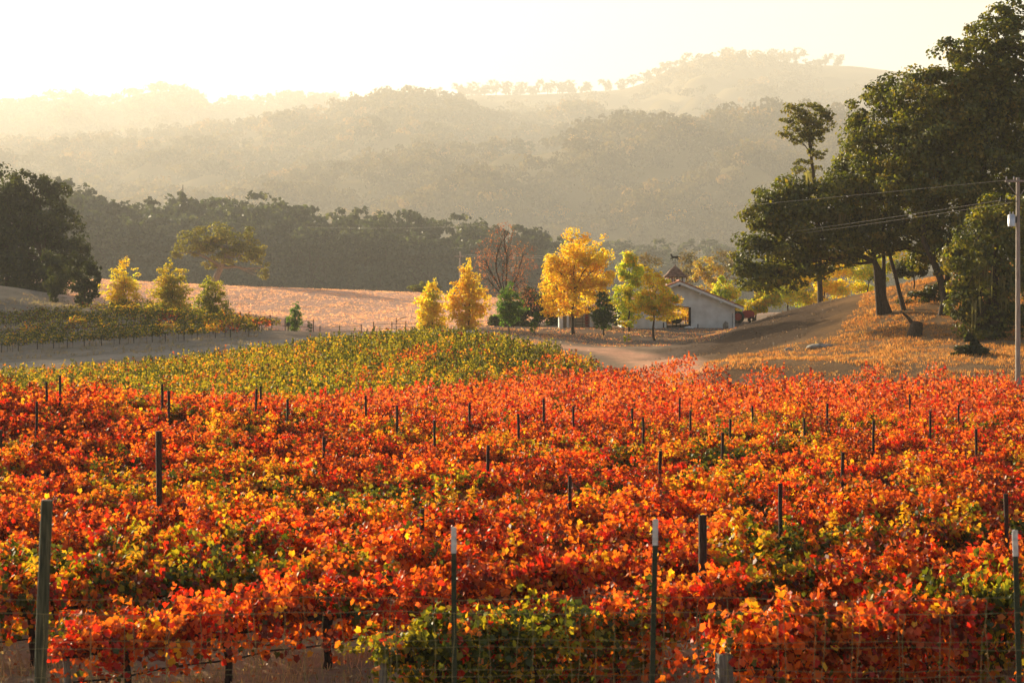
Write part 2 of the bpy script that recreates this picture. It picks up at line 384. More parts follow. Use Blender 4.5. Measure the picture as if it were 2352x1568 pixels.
def vine_foliage(seed, pal, nshoot=32, leaf=.105, per=54, half=1.05, skirt=260, zlow=.42):
    r = np.random.default_rng(seed); Cs = []; cols = []; ups = []
    for k in range(nshoot):
        x0 = -half + 2 * half * (k + r.uniform(0, 1)) / nshoot
        side = r.choice((-1, 1)); L = r.uniform(.85, 1.5)
        d = nrm(np.array((r.normal(0, .35), side * r.uniform(.05, .8), r.uniform(.55, 1.0))))
        g = r.uniform(.15, .95)
        t = np.sort(r.uniform(.05, 1, per)) * L
        P = np.array((x0, 0, .88)) + d * t[:, None] + np.array((0, 0, -1.0)) * (g * t ** 2)[:, None] + r.normal(0, .075, (per, 3))
        base = pick(pal, 1, r)[0]
        c = np.where(r.uniform(size=(per, 1)) < .55, base, pick(pal, per, r))
        Cs.append(P); cols.append(c); ups.append(np.tile(d + np.array((0, 0, .3)), (per, 1)))
    n2 = skirt                                                            # skirt of hanging leaves under the cordon
    P = np.stack([r.uniform(-half, half, n2), r.normal(0, .34, n2), r.uniform(zlow, 1.0, n2)], 1)
    Cs.append(P); cols.append(pick(pal, n2, r)); ups.append(np.stack([r.normal(0, .5, n2), np.sign(P[:, 1]), r.uniform(-.1, .6, n2)], 1))
    C = np.concatenate(Cs); c = jit(np.concatenate(cols), r); U = np.concatenate(ups)
    C[:, 2] = np.maximum(C[:, 2], min(.3, zlow))
    N = nrm(U) * .5 + nrm(r.normal(size=C.shape)) * .9 + nrm(C * np.array((0, 1, .6)) - np.array((0, 0, .4))) * .5
    V, Q = lobed(C, N, r.uniform(.55, 1.3, len(C)) * leaf, r, droop=np.array((0, 0, -.9)))
    return quad_mesh('foliage', V, Q, np.repeat(c, 13, 0), M_VINE)

def vine_wood(seed):
    r = np.random.default_rng(seed); m = MB()
    z = np.linspace(-.15, .84, 8); w = np.cumsum(r.normal(0, .022, (8, 2)), 0)
    P = np.column_stack([w, z]); m.tube(P, np.array((.09, .075, .062, .058, .06, .062, .07, .085)) * r.uniform(.85, 1.2), 8)
    top = P[-1]
    for s in (-1, 1):
        x = np.linspace(0, 1.0, 6); Q = np.column_stack([top[0] + s * x, top[1] + r.normal(0, .018, 6).cumsum(), top[2] + .05 * np.minimum(x * 6, 1) + r.normal(0, .015, 6)])
        m.tube(Q, np.linspace(.06, .035, 6), 6)
        for k in range(6):                                             # knobbly spurs
            a = Q[0] + (Q[-1] - Q[0]) * r.uniform(.1, 1); b = a + np.array((r.normal(0, .03), r.normal(0, .05), r.uniform(.07, .18)))
            m.tube([a, (a + b) / 2 + r.normal(0, .01, 3), b], (.026, .02, .012), 5)
    for k in range(12):
        a = np.array((r.uniform(-1, 1), 0, .92)); d = np.array((r.normal(0, .35), r.choice((-1, 1)) * r.uniform(.1, .8), r.uniform(.6, 1))); t = np.linspace(0, r.uniform(.8, 1.45), 6)
        m.tube(a + d * t[:, None] / np.linalg.norm(d) + np.array((0, 0, -1)) * (r.uniform(.15, .8) * t ** 2)[:, None], np.linspace(.008, .004, 6), 4, cap=False)
    return m.mesh('trunk', M_VINEWOOD, True)

# ------------------------------------------------------------------ the red vineyard: rows run away to the right
U = np.array((math.cos(R(36)), math.sin(R(36))))
def row_start(k): return np.array((-6.9 + 5.03 * k, 27.0 - .6 * k))
REDV = [(-40, 20), (40, 18), (90, 60), (60, 104), (36, 107), (24, 113), (15, 120), (11, 126), (7.5, 129), (4, 121), (-1, 108), (-6.5, 95), (-17, 77), (-23, 68), (-60, 60)]
spots = []
for k in range(-26, 4):
    S = row_start(k)
    for i in range(0, 110):
        p = S + U * (1.0 + 1.8 * i + random.uniform(-.12, .12))
        spots.append((k, i, p[0], p[1]))
spots = np.array(spots); ins = sdist(spots[:, 2], spots[:, 3], REDV) > 0
vis = np.abs(spots[:, 2]) < .294 * spots[:, 3] + 2.2
side_spots = spots[ins & ~vis & (np.abs(spots[:, 2]) < .294 * spots[:, 3] + 11)]
pxs = CX + spots[:, 2] / spots[:, 3] * F
spots = spots[ins & vis & ~((pxs > 336) & (pxs < 398) & (spots[:, 3] > 29.5) & (spots[:, 3] < 42))]
order = np.argsort(spots[:, 3]); spots = spots[order]
VAR = {}
for j, key in enumerate(PAL):
    VAR[key] = [vine_foliage(100 + 10 * j + q, PAL[key]) for q in range(4)]
FRONT = {key: [vine_foliage(700 + 10 * j + q, PAL[key], 38, .108, 54, 1.1, 900, .08) for q in range(2)] for j, key in enumerate(('red', 'orange', 'mixed', 'green', 'golden', 'salmon'))}
WOOD = [vine_wood(50 + q) for q in range(6)]

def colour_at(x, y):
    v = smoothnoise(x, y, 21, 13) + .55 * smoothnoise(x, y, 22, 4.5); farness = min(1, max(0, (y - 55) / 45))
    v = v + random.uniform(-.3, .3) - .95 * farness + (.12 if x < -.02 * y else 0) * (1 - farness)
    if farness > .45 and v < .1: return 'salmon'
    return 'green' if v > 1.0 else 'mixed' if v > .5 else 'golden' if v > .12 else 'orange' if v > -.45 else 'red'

ang = R(36)
N_THING = 300
row_name = {2: 'right front row', 1: 'middle front row', 0: 'left front row'}
first_of_row = {}
near_cnt = 0
place_words = {}
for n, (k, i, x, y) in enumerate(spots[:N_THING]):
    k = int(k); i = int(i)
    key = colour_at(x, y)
    if k == 1 and i in (0, 1): key = 'green'
    if k == 2 and i < 3: key = ('orange', 'red', 'red')[i]
    if k == 0 and i < 4: key = ('red', 'orange', 'red', 'orange')[i]
    if k == 1 and i in (2, 3, 4): key = ('mixed', 'red', 'mixed')[i - 2]
    zz = zg(x, y)
    if k in row_name:
        place = ('first' if i == 0 else ('second', 'third', 'fourth', 'fifth', 'sixth', 'seventh', 'eighth', 'ninth', 'tenth', 'eleventh', 'twelfth', 'thirteenth', 'fourteenth', 'fifteenth')[min(i, 15) - 1])
        lab = f"{WORDS[key]} grapevine, {place} vine in the {row_name[k]}"; grp = 'grapevines of the three front rows'
    else:
        side = 'left' if x < -.1 * y else 'right' if x > .1 * y else 'middle'
        dist = 'just behind the front rows' if y < 46 else 'halfway back' if y < 70 else 'near the far edge'
        lab = f"{WORDS[key]} grapevine {dist}, {side} of the vineyard"; grp = f"{WORDS[key]} grapevines {dist} on the {side}"
    t = empty('grapevine', (x, y, zz), lab, 'grapevine', grp)
    t.rotation_euler = (0, 0, ang + (math.pi if random.random() < .5 else 0) + random.uniform(-.08, .08))
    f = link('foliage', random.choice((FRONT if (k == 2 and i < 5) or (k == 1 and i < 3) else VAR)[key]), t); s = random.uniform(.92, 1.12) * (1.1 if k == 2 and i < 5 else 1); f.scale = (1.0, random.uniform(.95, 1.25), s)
    link('trunk', random.choice(WOOD), t)

def vine_stuff(name, pts, pals, label, leaves=230, size=.19, hz=1.75, wid=.55):
    r = np.random.default_rng(31); CC, NN, cc = [], [], []
    for (x, y, key) in pts:
        n = leaves; l = r.uniform(-1.0, 1.0, n); th = r.uniform(0, 2 * math.pi, n); rad = np.sqrt(r.uniform(.25, 1, n))
        h = hz * r.uniform(.86, 1.1); w = wid * r.uniform(.8, 1.2)
        a = l; b = np.cos(th) * rad * w; z = .62 * h + np.sin(th) * rad * .42 * h
        sp = r.integers(3, 7)                                          # a few upright shoots
        for q in range(sp):
            kk = 7; xi = r.uniform(-1, 1); yi = r.normal(0, .25); dz = np.linspace(0, r.uniform(.25, .6), kk); ln = r.normal(0, .25, 2)
            a = np.concatenate([a, xi + ln[0] * dz]); b = np.concatenate([b, yi + ln[1] * dz]); z = np.concatenate([z, h + dz - .12])
        n = len(a)
        X = x + a * U[0] - b * U[1]; Y = y + a * U[1] + b * U[0]
        base = pick(PAL2[key], 6, r)
        c = np.where(r.uniform(size=(n, 1)) < .5, base[((l[0] * 0 + a + 1.3) * 2.2).astype(int) % 6], pick(PAL2[key], n, r))
        CC.append(np.stack([X, Y, z + float(zg(x, y))], 1)); cc.append(c)
        NN.append(np.stack([-b * 0 - U[1] * np.sign(b), U[0] * np.sign(b), np.full(n, .8)], 1) * .5 + nrm(r.normal(size=(n, 3))))
    C = np.concatenate(CC); V, Q = kites(C, np.concatenate(NN), r.uniform(.7, 1.3, len(C)) * size, r, .85)
    o = link(name, quad_mesh(name, V, Q, np.repeat(jit(np.concatenate(cc), r), 4, 0), M_VINE))
    tag(o, label, 'grapevines', kind='stuff'); return o

PAL2 = dict(PAL)
PAL2['hill'] = [(LIME, 4.5), (GRE, 3), (YEL, 1.3), (ORA, .5), (SAL, .2), (BRO, .4)]
PAL2['hillgreen'] = [(LIME, 3.2), (GRE, 5), (YEL, .6), (BRO, .3)]
PAL2['hillred'] = [(LIME, 1.6), (GRE, 1.5), (YEL, 1), (ORA, 1.5), (SAL, 2), (BRO, 1.5)]
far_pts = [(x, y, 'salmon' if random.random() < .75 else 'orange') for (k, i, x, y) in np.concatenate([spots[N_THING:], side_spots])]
HILLV = [(-24, 72), (-17.5, 80), (-7.5, 98), (-2, 111), (3.5, 123), (7, 131), (5.5, 139), (3.0, 149), (-6.5, 155), (-20, 153), (-32, 143), (-46, 134), (-44, 100)]
g = []
for a in np.arange(-80, 80, 2.3):
    for b in np.arange(0, 170, 1.7):
        p = np.array((-60.0, 70.0)) + U * (b + random.uniform(-.15, .15)) + np.array((-U[1], U[0])) * a
        g.append(p)
g = np.array(g); g = g[(sdist(g[:, 0], g[:, 1], HILLV) > 0) & (np.abs(g[:, 0]) < .30 * g[:, 1] + 3)]
hv = smoothnoise(g[:, 0], g[:, 1], 41, 16)
for (x, y), v in zip(g, hv):
    nearred = max(0, 1 - (sdist(np.array([x]), np.array([y]), REDV)[0] * -1) / 14)
    far_pts.append((x, y, 'hillred' if v + nearred * .9 > .9 else 'hillgreen' if v < -.5 or (y > 136 + random.uniform(-5, 5) and x > -15) or (x > -2 and y > 124) else 'hill'))
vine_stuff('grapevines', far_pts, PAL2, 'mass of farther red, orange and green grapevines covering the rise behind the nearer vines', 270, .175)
print('vines', len(spots), 'far', len(far_pts))

# ------------------------------------------------------------------ the thin vines on the left slope
def small_vine(seed, pal, n=130):
    r = np.random.default_rng(seed)
    m = MB(); m.tube([(0, 0, -.2), (.02, .02, .5), (0, 0, 1.05)], (.05, .045, .04), 5); m.tube([(-.8, 0, 1.05), (0, 0, 1.08), (.8, 0, 1.05)], (.03, .035, .03), 5)
    k = MB(); k.tube([(.6, 0, -.2), (.6, .02, .9), (.6, 0, 1.6)], (.02, .02, .02), 5)
    C = np.stack([r.uniform(-1.05, 1.05, n), r.normal(0, .26, n), 1.15 + np.abs(r.normal(0, .38, n))], 1)
    C[: n // 4, 2] = r.uniform(.8, 1.2, n // 4)
    V, Q = kites(C, r.normal(size=(n, 3)), r.uniform(.7, 1.3, n) * .24, r, .85)
    return (('foliage', quad_mesh('foliage', V, Q, np.repeat(jit(pick(pal, n, r), r), 4, 0), M_VINE)), ('trunk', m.mesh('trunk', M_VINEWOOD)), ('stake', k.mesh('stake', M_VINEWOOD)))
SV = {'thin': [small_vine(300 + q, [(GRE, 3), (LIME, 1.5), (BRO, .6)], 110) for q in range(3)],
      'green': [small_vine(310 + q, [(GRE, 4), (LIME, 2), (YEL, .5)], 240) for q in range(3)],
      'yellow': [small_vine(320 + q, [(YEL, 3), (LIME, 3), (ORA, .7), (GRE, 1)], 250) for q in range(3)],
      'red': [small_vine(330, [(BRO, 3), (GRE, 1), (SAL, 1)], 130)]}
for q in range(8):
    ya = 188 + 5.6 * q; xr = -26 - .35 * q - max(0, q - 3) * 3.2
    A = np.array((-64.0 - q, ya)); B = np.array((xr, ya + 6 + q * .6)); L = np.linalg.norm(B - A)
    for j in range(int(L / 1.75)):
        p = A + (B - A) / L * (j * 1.75 + random.uniform(-.2, .2)); pxx = CX + p[0] / p[1] * F
        if pxx < -40: continue
        fr = j * 1.75 / L
        dens = (1.0 if q == 0 else .8 if q == 1 else .3 + 1.0 * fr - .025 * q) + .3 * smoothnoise(p[0], p[1], 61, 9)
        if dens < .3 and random.random() < .55: continue
        kd = 'thin' if dens < .62 else ('yellow' if (fr > .8 and random.random() < .55) or random.random() < .08 else 'red' if random.random() < .08 else 'green')
        o = bpy.data.objects.new('hill_grapevine', None); COL.objects.link(o); o.location = (p[0], p[1], zg(*p))
        o.scale = (1, 1, .82)
        for nm, me in random.choice(SV[kd]): link(nm, me, o)
        o.rotation_euler = (0, 0, math.atan2(*(B - A)[::-1]) + (math.pi if random.random() < .5 else 0))
        w = {'thin': 'thin half-bare', 'green': 'leafy dull green', 'yellow': 'yellow-tipped', 'red': 'brown-red'}[kd]
        rw = 'lowest row beside the grey track' if q == 0 else 'middle rows of the left slope' if q < 6 else 'upper rows of the left slope'
        tag(o, f'{w} grapevine on a stake in the {rw}', 'grapevine', f'{w} vines in the {rw}')

# ------------------------------------------------------------------ posts
POSTS = [(108, 877), (139, 862), (82, 922), (4, 988), (372, 882), (389, 897), (587, 893), (597, 887), (658, 917), (745, 1003), (841, 908), (911, 930),
         (1000, 965), (1079, 925), (1121, 1022), (1192, 950), (1311, 1092), (1318, 933), (1452, 937), (1476, 958), (1514, 1035), (1586, 943), (1657, 993),
         (1790, 1110), (1931, 1038), (966, 1168), (2313, 1133), (1676, 962), (2003, 965), (2135, 945), (1731, 932), (1902, 926), (2090, 905), (1850, 960), (1560, 915), (1250, 915), (2245, 985), (2200, 930)]
NEARWORD = {(4, 988): 'dark vineyard post cut by the left picture edge among red vines', (745, 1003): 'stout dark vineyard post left of the middle with orange vines around it',
            (1311, 1092): 'dark vineyard post standing nearest the two white-tipped stakes', (1790, 1110): 'dark squared vineyard post right of the tall front post',
            (1931, 1038): 'tall dark vineyard post on the right above a dark hollow in the vines', (1514, 1035): 'dark vineyard post straight behind the right white-tipped stake',
            (1121, 1022): 'dark vineyard post straight behind the left white-tipped stake', (2313, 1133): 'dark vineyard post just behind the stake at the right edge',
            (966, 1168): 'thin dark stake nearly buried in red leaves', (139, 862): 'dark vineyard post standing against the green slope at far left', (108, 877): 'larger dark post of the pair at the left end of the red vines'}
def post_mesh(h, w, lean, seed):
    r = np.random.default_rng(seed); m = MB(); k = 7; z = np.linspace(-.3, h, k); t = (z + .3) / h
    P = np.column_stack([lean[0] * t + r.normal(0, .006, k), lean[1] * t + r.normal(0, .006, k), z])
    m.tube(P, w * (1 + r.normal(0, .05, k)), 8); return m
def place_post(px, py, h0, w, label, group, mat=M_POST, name='vineyard_post', snap=True):
    d = 60.0
    for _ in range(30):
        d = .5 * d + .5 * np.clip((CZ - zg(GX(px, d), d) - h0) * F / max(20, py - HY), 24, 125)
    if snap:                                                           # onto the nearest row, along the line of sight
        best = min((abs((np.array((GX(px, dd), dd)) - row_start(0)) @ np.array((-U[1], U[0])) / 3.443 - q), dd) for dd in np.linspace(d - 2.3, d + 2.3, 60) for q in range(-3, 27))
        d = best[1]
    x = GX(px, d); z0 = zg(x, d); h = CZ - (py - HY) * d / F - z0
    h = max(1.9, h)
    o = post_mesh(h, w, (random.uniform(-.04, .04), random.uniform(-.04, .04)), int(px)).build(name, mat, None, (x, d, z0), True)
    tag(o, label, 'post', group); return o
for (px, py) in POSTS:
    lab = NEARWORD.get((px, py)); grp = 'dark posts standing in the vineyard rows'
    if not lab:
        lab = ('dark vineyard post poking out of far red vines on the right' if px > 1420 else 'dark vineyard post poking out of orange vines on the left' if px < 700 else 'dark vineyard post poking out of vines in the middle')
        grp += ' on the right' if px > 1420 else ' on the left' if px < 700 else ' in the middle'
    place_post(px, py, 2.35, .047, lab, grp)
place_post(366, 990, 3.25, .075, 'tallest dark vineyard post, thick and bare, rising far above the vines on the left', None)
place_post(1612, 1183, 2.65, .07, 'tall dark front-row post between the right stake and the squared end post', None)
# short end posts of the three front rows
for px, py, w, sq, lab, k in ((160, 1458, .055, False, 'round weathered end post at the start of the left front row', 0),
                              (886, 1474, .06, False, 'round weathered end post beside the mostly green front vine', 1),
                              (1663, 1500, .11, True, 'squared grey end post at the start of the right front row', 2)):
    S = row_start(k); d = S[1] - .15; x = GX(px, d); z0 = zg(x, d); h = CZ - (py - HY) * d / F - z0
    if sq:
        m = MB(); m.box(-w, w, -w * .8, w * .8, -.3, h - .02, 0); m.box(-w * .93, w * .93, -w * .72, w * .72, h - .02, h, 0)
    else: m = post_mesh(h, w, (-.05, .0), int(px))
    o = m.build('end_post', M_GREYPOST, None, (x, d, z0)); o.rotation_euler = (0, 0, .25 if sq else 0); tag(o, lab, 'post', 'short end posts of the vine rows')

# drip hoses under the front rows
for k, nm in ((2, 'black drip hose under the right front row of vines'), (1, 'black drip hose under the middle front row of vines'), (0, 'black drip hose under the left front row of vines'),
              (-1, 'black drip hose under the second row of vines from the left corner'), (-2, 'black drip hose under a row farther back on the left')):
    S = row_start(k); t = np.linspace(.1, 34, 70); P = S + U * t[:, None]
    z = zg(P[:, 0], P[:, 1]) + .47 - .05 * np.abs(np.sin(t * 1.75))
    tag(MB().tube(np.column_stack([P, z]), .016, 6).build('drip_hose', M_HOSE, smooth=True), nm, 'hose', 'drip hoses under the vine rows')

# ------------------------------------------------------------------ wire fence on the bank in the foreground
FD = 17.4
fx = lambda px, d=FD: GX(px, d)
zb = lambda x: zg(x, FD)
fence = empty('wire_fence', (0, FD, zb(0)), 'low woven wire fence with white-tipped metal stakes and a wooden post across the foreground', 'fence')
def fpart(m, name, mat, loc=(0, 0, 0), smooth=False):
    o = m.build(name, mat, fence, (loc[0], loc[1] - FD, loc[2] - zb(0)), smooth); return o
for i, (px, py, pb) in enumerate(((1042, 1210, 1044), (1506, 1192, 1496), (2331, 1217, 2344))):
    d = FD; x1 = fx(px); x0 = fx(pb); zt = CZ - (py - HY) * d / F; z0 = zb(x0); h = zt - z0; dx = x1 - x0
    m = MB()
    def slab(a0, a1, y0, y1, za, zc):
        f0, f1 = za / h, zc / h
        v = np.array([(a0 + dx * f0, y0, za), (a1 + dx * f0, y0, za), (a0 + dx * f0, y1, za), (a1 + dx * f0, y1, za), (a0 + dx * f1, y0, zc), (a1 + dx * f1, y0, zc), (a0 + dx * f1, y1, zc), (a1 + dx * f1, y1, zc)])
        return v, [(0, 2, 3, 1), (4, 5, 7, 6), (0, 1, 5, 4), (2, 6, 7, 3), (0, 4, 6, 2), (1, 3, 7, 5)]
    zw = h - .26
    m.add(*slab(-.026, .026, -.004, .004, -.4, zw)); m.add(*slab(-.005, .005, .004, .036, -.4, zw))
    for q in range(int((zw - .06) / .09)):
        m.add(*slab(-.011, .011, -.014, -.0042, q * .09 + .02, q * .09 + .05))
    p = fpart(m, 'stake', M_TPOST, (x0, d, z0))
    t = MB(); t.add(*slab(-.027, .027, -.005, .005, zw, h)); t.add(*slab(-.006, .006, .005, .037, zw, h))
    c = t.build('painted_tip', M_WHITE, p)
x1, x0 = fx(108), fx(84); zt = CZ - (1148 - HY) * FD / F; z0 = zb(x0)
k = 9; tt = np.linspace(0, 1, k); r_ = np.random.default_rng(5)
m = MB(); m.tube(np.column_stack([x0 + (x1 - x0) * tt - x0, r_.normal(0, .004, k), -.4 + tt * (zt - z0 + .4)]), .062 * (1 + r_.normal(0, .03, k)), 12)
fpart(m, 'wooden_post', M_GREENPOST, (x0, FD, z0), True)
m = MB(); r_ = np.random.default_rng(11)
zw0 = lambda x: zb(x)
xs = np.arange(-9, 9.01, .25); FXL = xs
zgl = zg(xs, np.full(len(xs), FD))
for layer, (yo, hts, sp, ztop) in enumerate(((.05, (.05, .28, .56, .84), .43, 1.27), (-.45, (.08, .31, .60, .87), .40, 1.21))):
    for h in hts + (ztop,):
        m.tube(np.column_stack([xs, np.full(len(xs), FD + yo), zgl + h + r_.normal(0, .006, len(xs)) + .012 * np.sin(xs * 1.7 + h * 9)]), .0024 if h < ztop else .003, 4)
    for x in np.arange(-9, 9, sp):
        x = x + r_.normal(0, .05); z0 = zg(x, FD); q = 6; zz = np.linspace(0, ztop, q)
        m.tube(np.column_stack([x + np.cumsum(r_.normal(0, .014, q)), np.full(q, FD + yo) + r_.normal(0, .01, q), z0 + zz]), .0027, 4)
fpart(m, 'wire_mesh', M_WIRE, (0, 0, 0))

# ------------------------------------------------------------------ trees
def crown_pts(lobes, n, r, sub=16, subr=.36, shell=(.45, 1.0)):
    """lobes: x, y, z, rx, ry, rz in metres. leaves gather in small clumps spread through each lobe"""
    w = np.array([l[3] * l[5] for l in lobes]) ** 1.0; w = w / w.sum(); C, D, S = [], [], []
    for l, wi in zip(lobes, w):
        c = np.array(l[:3]); rad = np.array(l[3:6]); k = max(5, int(sub))
        u = nrm(r.normal(size=(k, 3))) * (r.uniform(shell[0] ** 3, shell[1] ** 3, (k, 1)) ** (1 / 3)); sc = c + u * rad
        nl = max(30, int(n * wi)); idx = r.integers(0, k, nl)
        sr = subr * r.uniform(.65, 1.25, k)
        o = nrm(r.normal(size=(nl, 3))) * (r.uniform(0.1, 1, (nl, 1)) ** (1 / 2.2)) * sr[idx][:, None]
        p = sc[idx] + o * np.minimum(rad, rad.mean() * 1.2) * np.array((1.15, 1.15, .8))
        C.append(p); D.append(nrm(o) * .6 + nrm(p - c) * .5); S.append(sc)
    return np.concatenate(C), np.concatenate(D), S

def crown_mesh(lobes, n, leaf, pal, mat, r, sub=16, subr=.36, clumpcol=.6, asp=.75, shell=(.45, 1.0)):
    C, D, S = crown_pts(lobes, n, r, sub, subr, shell)
    N = D + nrm(r.normal(size=C.shape)) * .9 + np.array((0, 0, .25))
    V, Q = kites(C, N, r.uniform(.6, 1.3, len(C)) * leaf, r, asp)
    base = pick(pal, 400, r); cell = ((C / (leaf * 4.5)).round().astype(int) * np.array((73, 151, 311))).sum(1) % 400
    c = np.where(r.uniform(size=(len(C), 1)) < clumpcol, base[cell], pick(pal, len(C), r))
    return quad_mesh('crown', V, Q, np.repeat(jit(c, r, .25), 4, 0), mat), S

def curve(a, b, r, bend=.12, k=6, sag=0):
    t = np.linspace(0, 1, k)[:, None]; L = np.linalg.norm(np.subtract(b, a)); w = r.normal(0, bend * L, 3)
    return np.array(a) * (1 - t) + np.array(b) * t + w * np.sin(math.pi * t) * .5 + np.array((0, 0, sag * L)) * np.sin(math.pi * t) + r.normal(0, .012 * L, (k, 3)) * (t > 0) * (t < 1)

def tree(name, label, cat, base, lobes_px, n, leaf, pal, trunk_r, group=None, mat=None, bark=None, sub=16, subr=.36, seed=1, limbs=1.0, twigs=0, depth=.75, clumpcol=.6, asp=.75, fork=.35, trunk_path=None, shell=(.45, 1.0), moss=None, zbase=None):
    """base = (px, d): foot on the ground; lobes (px, py, rx, ry[, depth offset]) as seen, turned to metres at the tree's own distance"""
    r = np.random.default_rng(seed); px, d = base; x = GX(px, d); z0 = zg(x, d) if zbase is None else zbase; s = d / F
    lobes = []
    for l in lobes_px:
        rx, rz = l[2] * s, l[3] * s; dy = l[4] if len(l) > 4 else r.uniform(-.35, .35) * rx
        fat = 1.16 if mat is None or mat == M_OAK else 1.04
        rx, rz = rx * fat, rz * fat
        lobes.append(((l[0] - px) * s, dy, CZ - (l[1] - HY) * s - z0, rx, rx * depth, rz))
    t = empty(name, (x, d, z0), label, cat, group)
    me, S = crown_mesh(lobes, n, leaf, pal, mat or M_OAK, r, sub, subr, clumpcol, asp, shell)
    link('crown', me, t)
    m = MB()
    zc = np.mean([l[2] for l in lobes]); xc = np.mean([l[0] for l in lobes]); ztop = max(l[2] + l[5] * .4 for l in lobes); zlow = min(l[2] - l[5] for l in lobes)
    if trunk_path is None:
        hf = max(.3, zlow + (ztop - zlow) * fork); TP = [curve((0, 0, -.4), (xc * .35, 0, hf), r, .05)]
    else:
        TP = [np.array([((q[0] - px) * s, q[2] if len(q) > 2 else 0, CZ - (q[1] - HY) * s - z0) for q in path], float) for path in trunk_path]
        for P in TP: P[0, 2] = min(P[0, 2], -.3)
    for q, P in enumerate(TP):
        rr = np.linspace(1.0, .55, len(P)) * trunk_r * (1 if q == 0 else .62); rr[0] *= 1.3
        m.tube(P, rr, 9)
    joints = np.concatenate([P[len(P) // 2:] for P in TP])
    tops = [P[-1] for P in TP]
    if limbs:
        for l, sc in zip(lobes, S):
            c = np.array(l[:3]); cand = joints[joints[:, 2] < c[2] + .3 * l[5]]
            a = (cand if len(cand) else joints)[np.argmin(np.linalg.norm((cand if len(cand) else joints) - c, axis=1))]
            P = curve(a, c, r, .1, 6, .04); L = np.linalg.norm(c - a); r0 = trunk_r * .5 * min(1, .45 + L / 12)
            m.tube(P, np.linspace(r0, r0 * .3, 6), 6)
            for e in sc[: int(twigs) if twigs else 4]:
                k0 = r.integers(2, 6); m.tube(curve(P[k0], e, r, .1, 4, .03), np.linspace(r0 * .28, r0 * .07, 4), 4, cap=False)
    m.build('trunk', bark or M_BARK, t, smooth=True)
    for (mx, my, mw, mh) in (moss or []):
        VV = []
        for q in range(26):
            x1 = (mx + r.normal(0, mw * .17) - px) * s; z1 = CZ - (my + r.normal(0, mh * .12) - HY) * s - z0; L = mh * s * r.uniform(.3, 1.0); w = r.uniform(.04, .11)
            y1 = -lobes[0][4] * .5 + r.normal(0, .8); th = r.uniform(0, math.pi); ux, uy = math.cos(th) * w, math.sin(th) * w; b = r.normal(0, .06, 4)
            VV.append(np.array([(x1 - ux, y1 - uy, z1), (x1 + ux, y1 + uy, z1), (x1 + ux * .7 + b[0], y1 + uy * .7 + b[1], z1 - L * .5), (x1 - ux * .7 + b[0], y1 - uy * .7 + b[1], z1 - L * .5),
                                (x1 + ux * .15 + b[2], y1 + uy * .15 + b[3], z1 - L), (x1 - ux * .15 + b[2], y1 - uy * .15 + b[3], z1 - L)]))
        V = np.concatenate(VV); i = np.arange(26)[:, None] * 6; Q = np.concatenate([i + np.array([[0, 1, 2, 3]]), i + np.array([[3, 2, 4, 5]])])
        link('hanging_moss', quad_mesh('hanging_moss', V, Q, jit(np.zeros((len(V), 3)) + np.array((.26, .24, .10)), r, .2), M_MOSS), t)
    return t

YT = [((.95, .64, .035), 4), ((.95, .54, .03), 3), ((.86, .68, .05), 2), ((.52, .52, .04), .9)]
YO = [((.95, .58, .03), 3), ((.95, .48, .025), 3), ((.95, .68, .07), 2), ((.84, .64, .03), 1.4)]
YG = [((.86, .70, .04), 3), ((.52, .58, .03), 4), ((.92, .60, .03), 2), ((.22, .32, .02), 1)]
GG = [((.10, .20, .03), 4), ((.16, .26, .03), 2.5), ((.07, .13, .02), 2), ((.30, .32, .04), .7)]
OAKP = [((.10, .115, .010), 4), ((.17, .165, .015), 3.5), ((.055, .066, .009), 2.5), ((.25, .20, .025), 1.3)]
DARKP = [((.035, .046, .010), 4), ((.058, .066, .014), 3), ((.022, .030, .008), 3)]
TLP = [((.042, .056, .034), 4), ((.070, .080, .040), 2.5), ((.028, .038, .026), 3)]

def cone(cx, yt, yb, hw, n=8, peak=.68, lean=0):
    out = []
    for i in range(n):
        f = (i + .6) / n; w = math.sin(math.pi * min(1, f / peak) / 2) ** .72 if f < peak else math.cos((f - peak) / (1 - peak) * 1.15) ** .7
        k = 1 if i < 2 else 2 if i < 4 else 3
        for j in range(k):
            o = 0 if k == 1 else (j - (k - 1) / 2) * 2 / k
            out.append((cx + o * hw * w * .62 + random.uniform(-.13, .13) * hw, yt + f * (yb - yt) + random.uniform(-.4, .4) * (yb - yt) / n, hw * w * (1.0 if k == 1 else .62) * random.uniform(.85, 1.2), (yb - yt) / n * random.uniform(1.0, 1.45)))
    return out

# the yard trees
tree('yellow_tree', 'small golden yellow tree at the left end of the yard trees, behind the green vines', 'tree', (992, 196),
     cone(990, 645, 758, 38), 4600, .27, YT, .14, 'yellow trees around the farmyard', M_YEL, sub=14, subr=.4, seed=11)
tree('yellow_tree', 'golden orange tree standing in front of the reddish bare tree', 'tree', (1078, 192),
     cone(1074, 604, 748, 48, 9), 6000, .27, YO, .16, 'yellow trees around the farmyard', M_YEL, sub=14, subr=.4, seed=12)
tree('red_tree', 'tall thin reddish tree with few leaves left and its branches showing', 'tree', (1158, 205),
     [(1155, 600, 60, 62), (1150, 560, 36, 45), (1160, 530, 22, 26), (1120, 640, 44, 50), (1205, 640, 46, 55), (1165, 670, 50, 44), (1200, 590, 36, 40), (1220, 690, 26, 30), (1115, 600, 30, 30)],
     2300, .17, [((.40, .11, .06), 4), ((.46, .17, .09), 2), ((.26, .09, .05), 3), ((.6, .28, .12), .6)], .22, None, M_YEL, M_BARK, sub=26, subr=.34, seed=13, twigs=16, fork=.15, shell=(.3, 1.0))
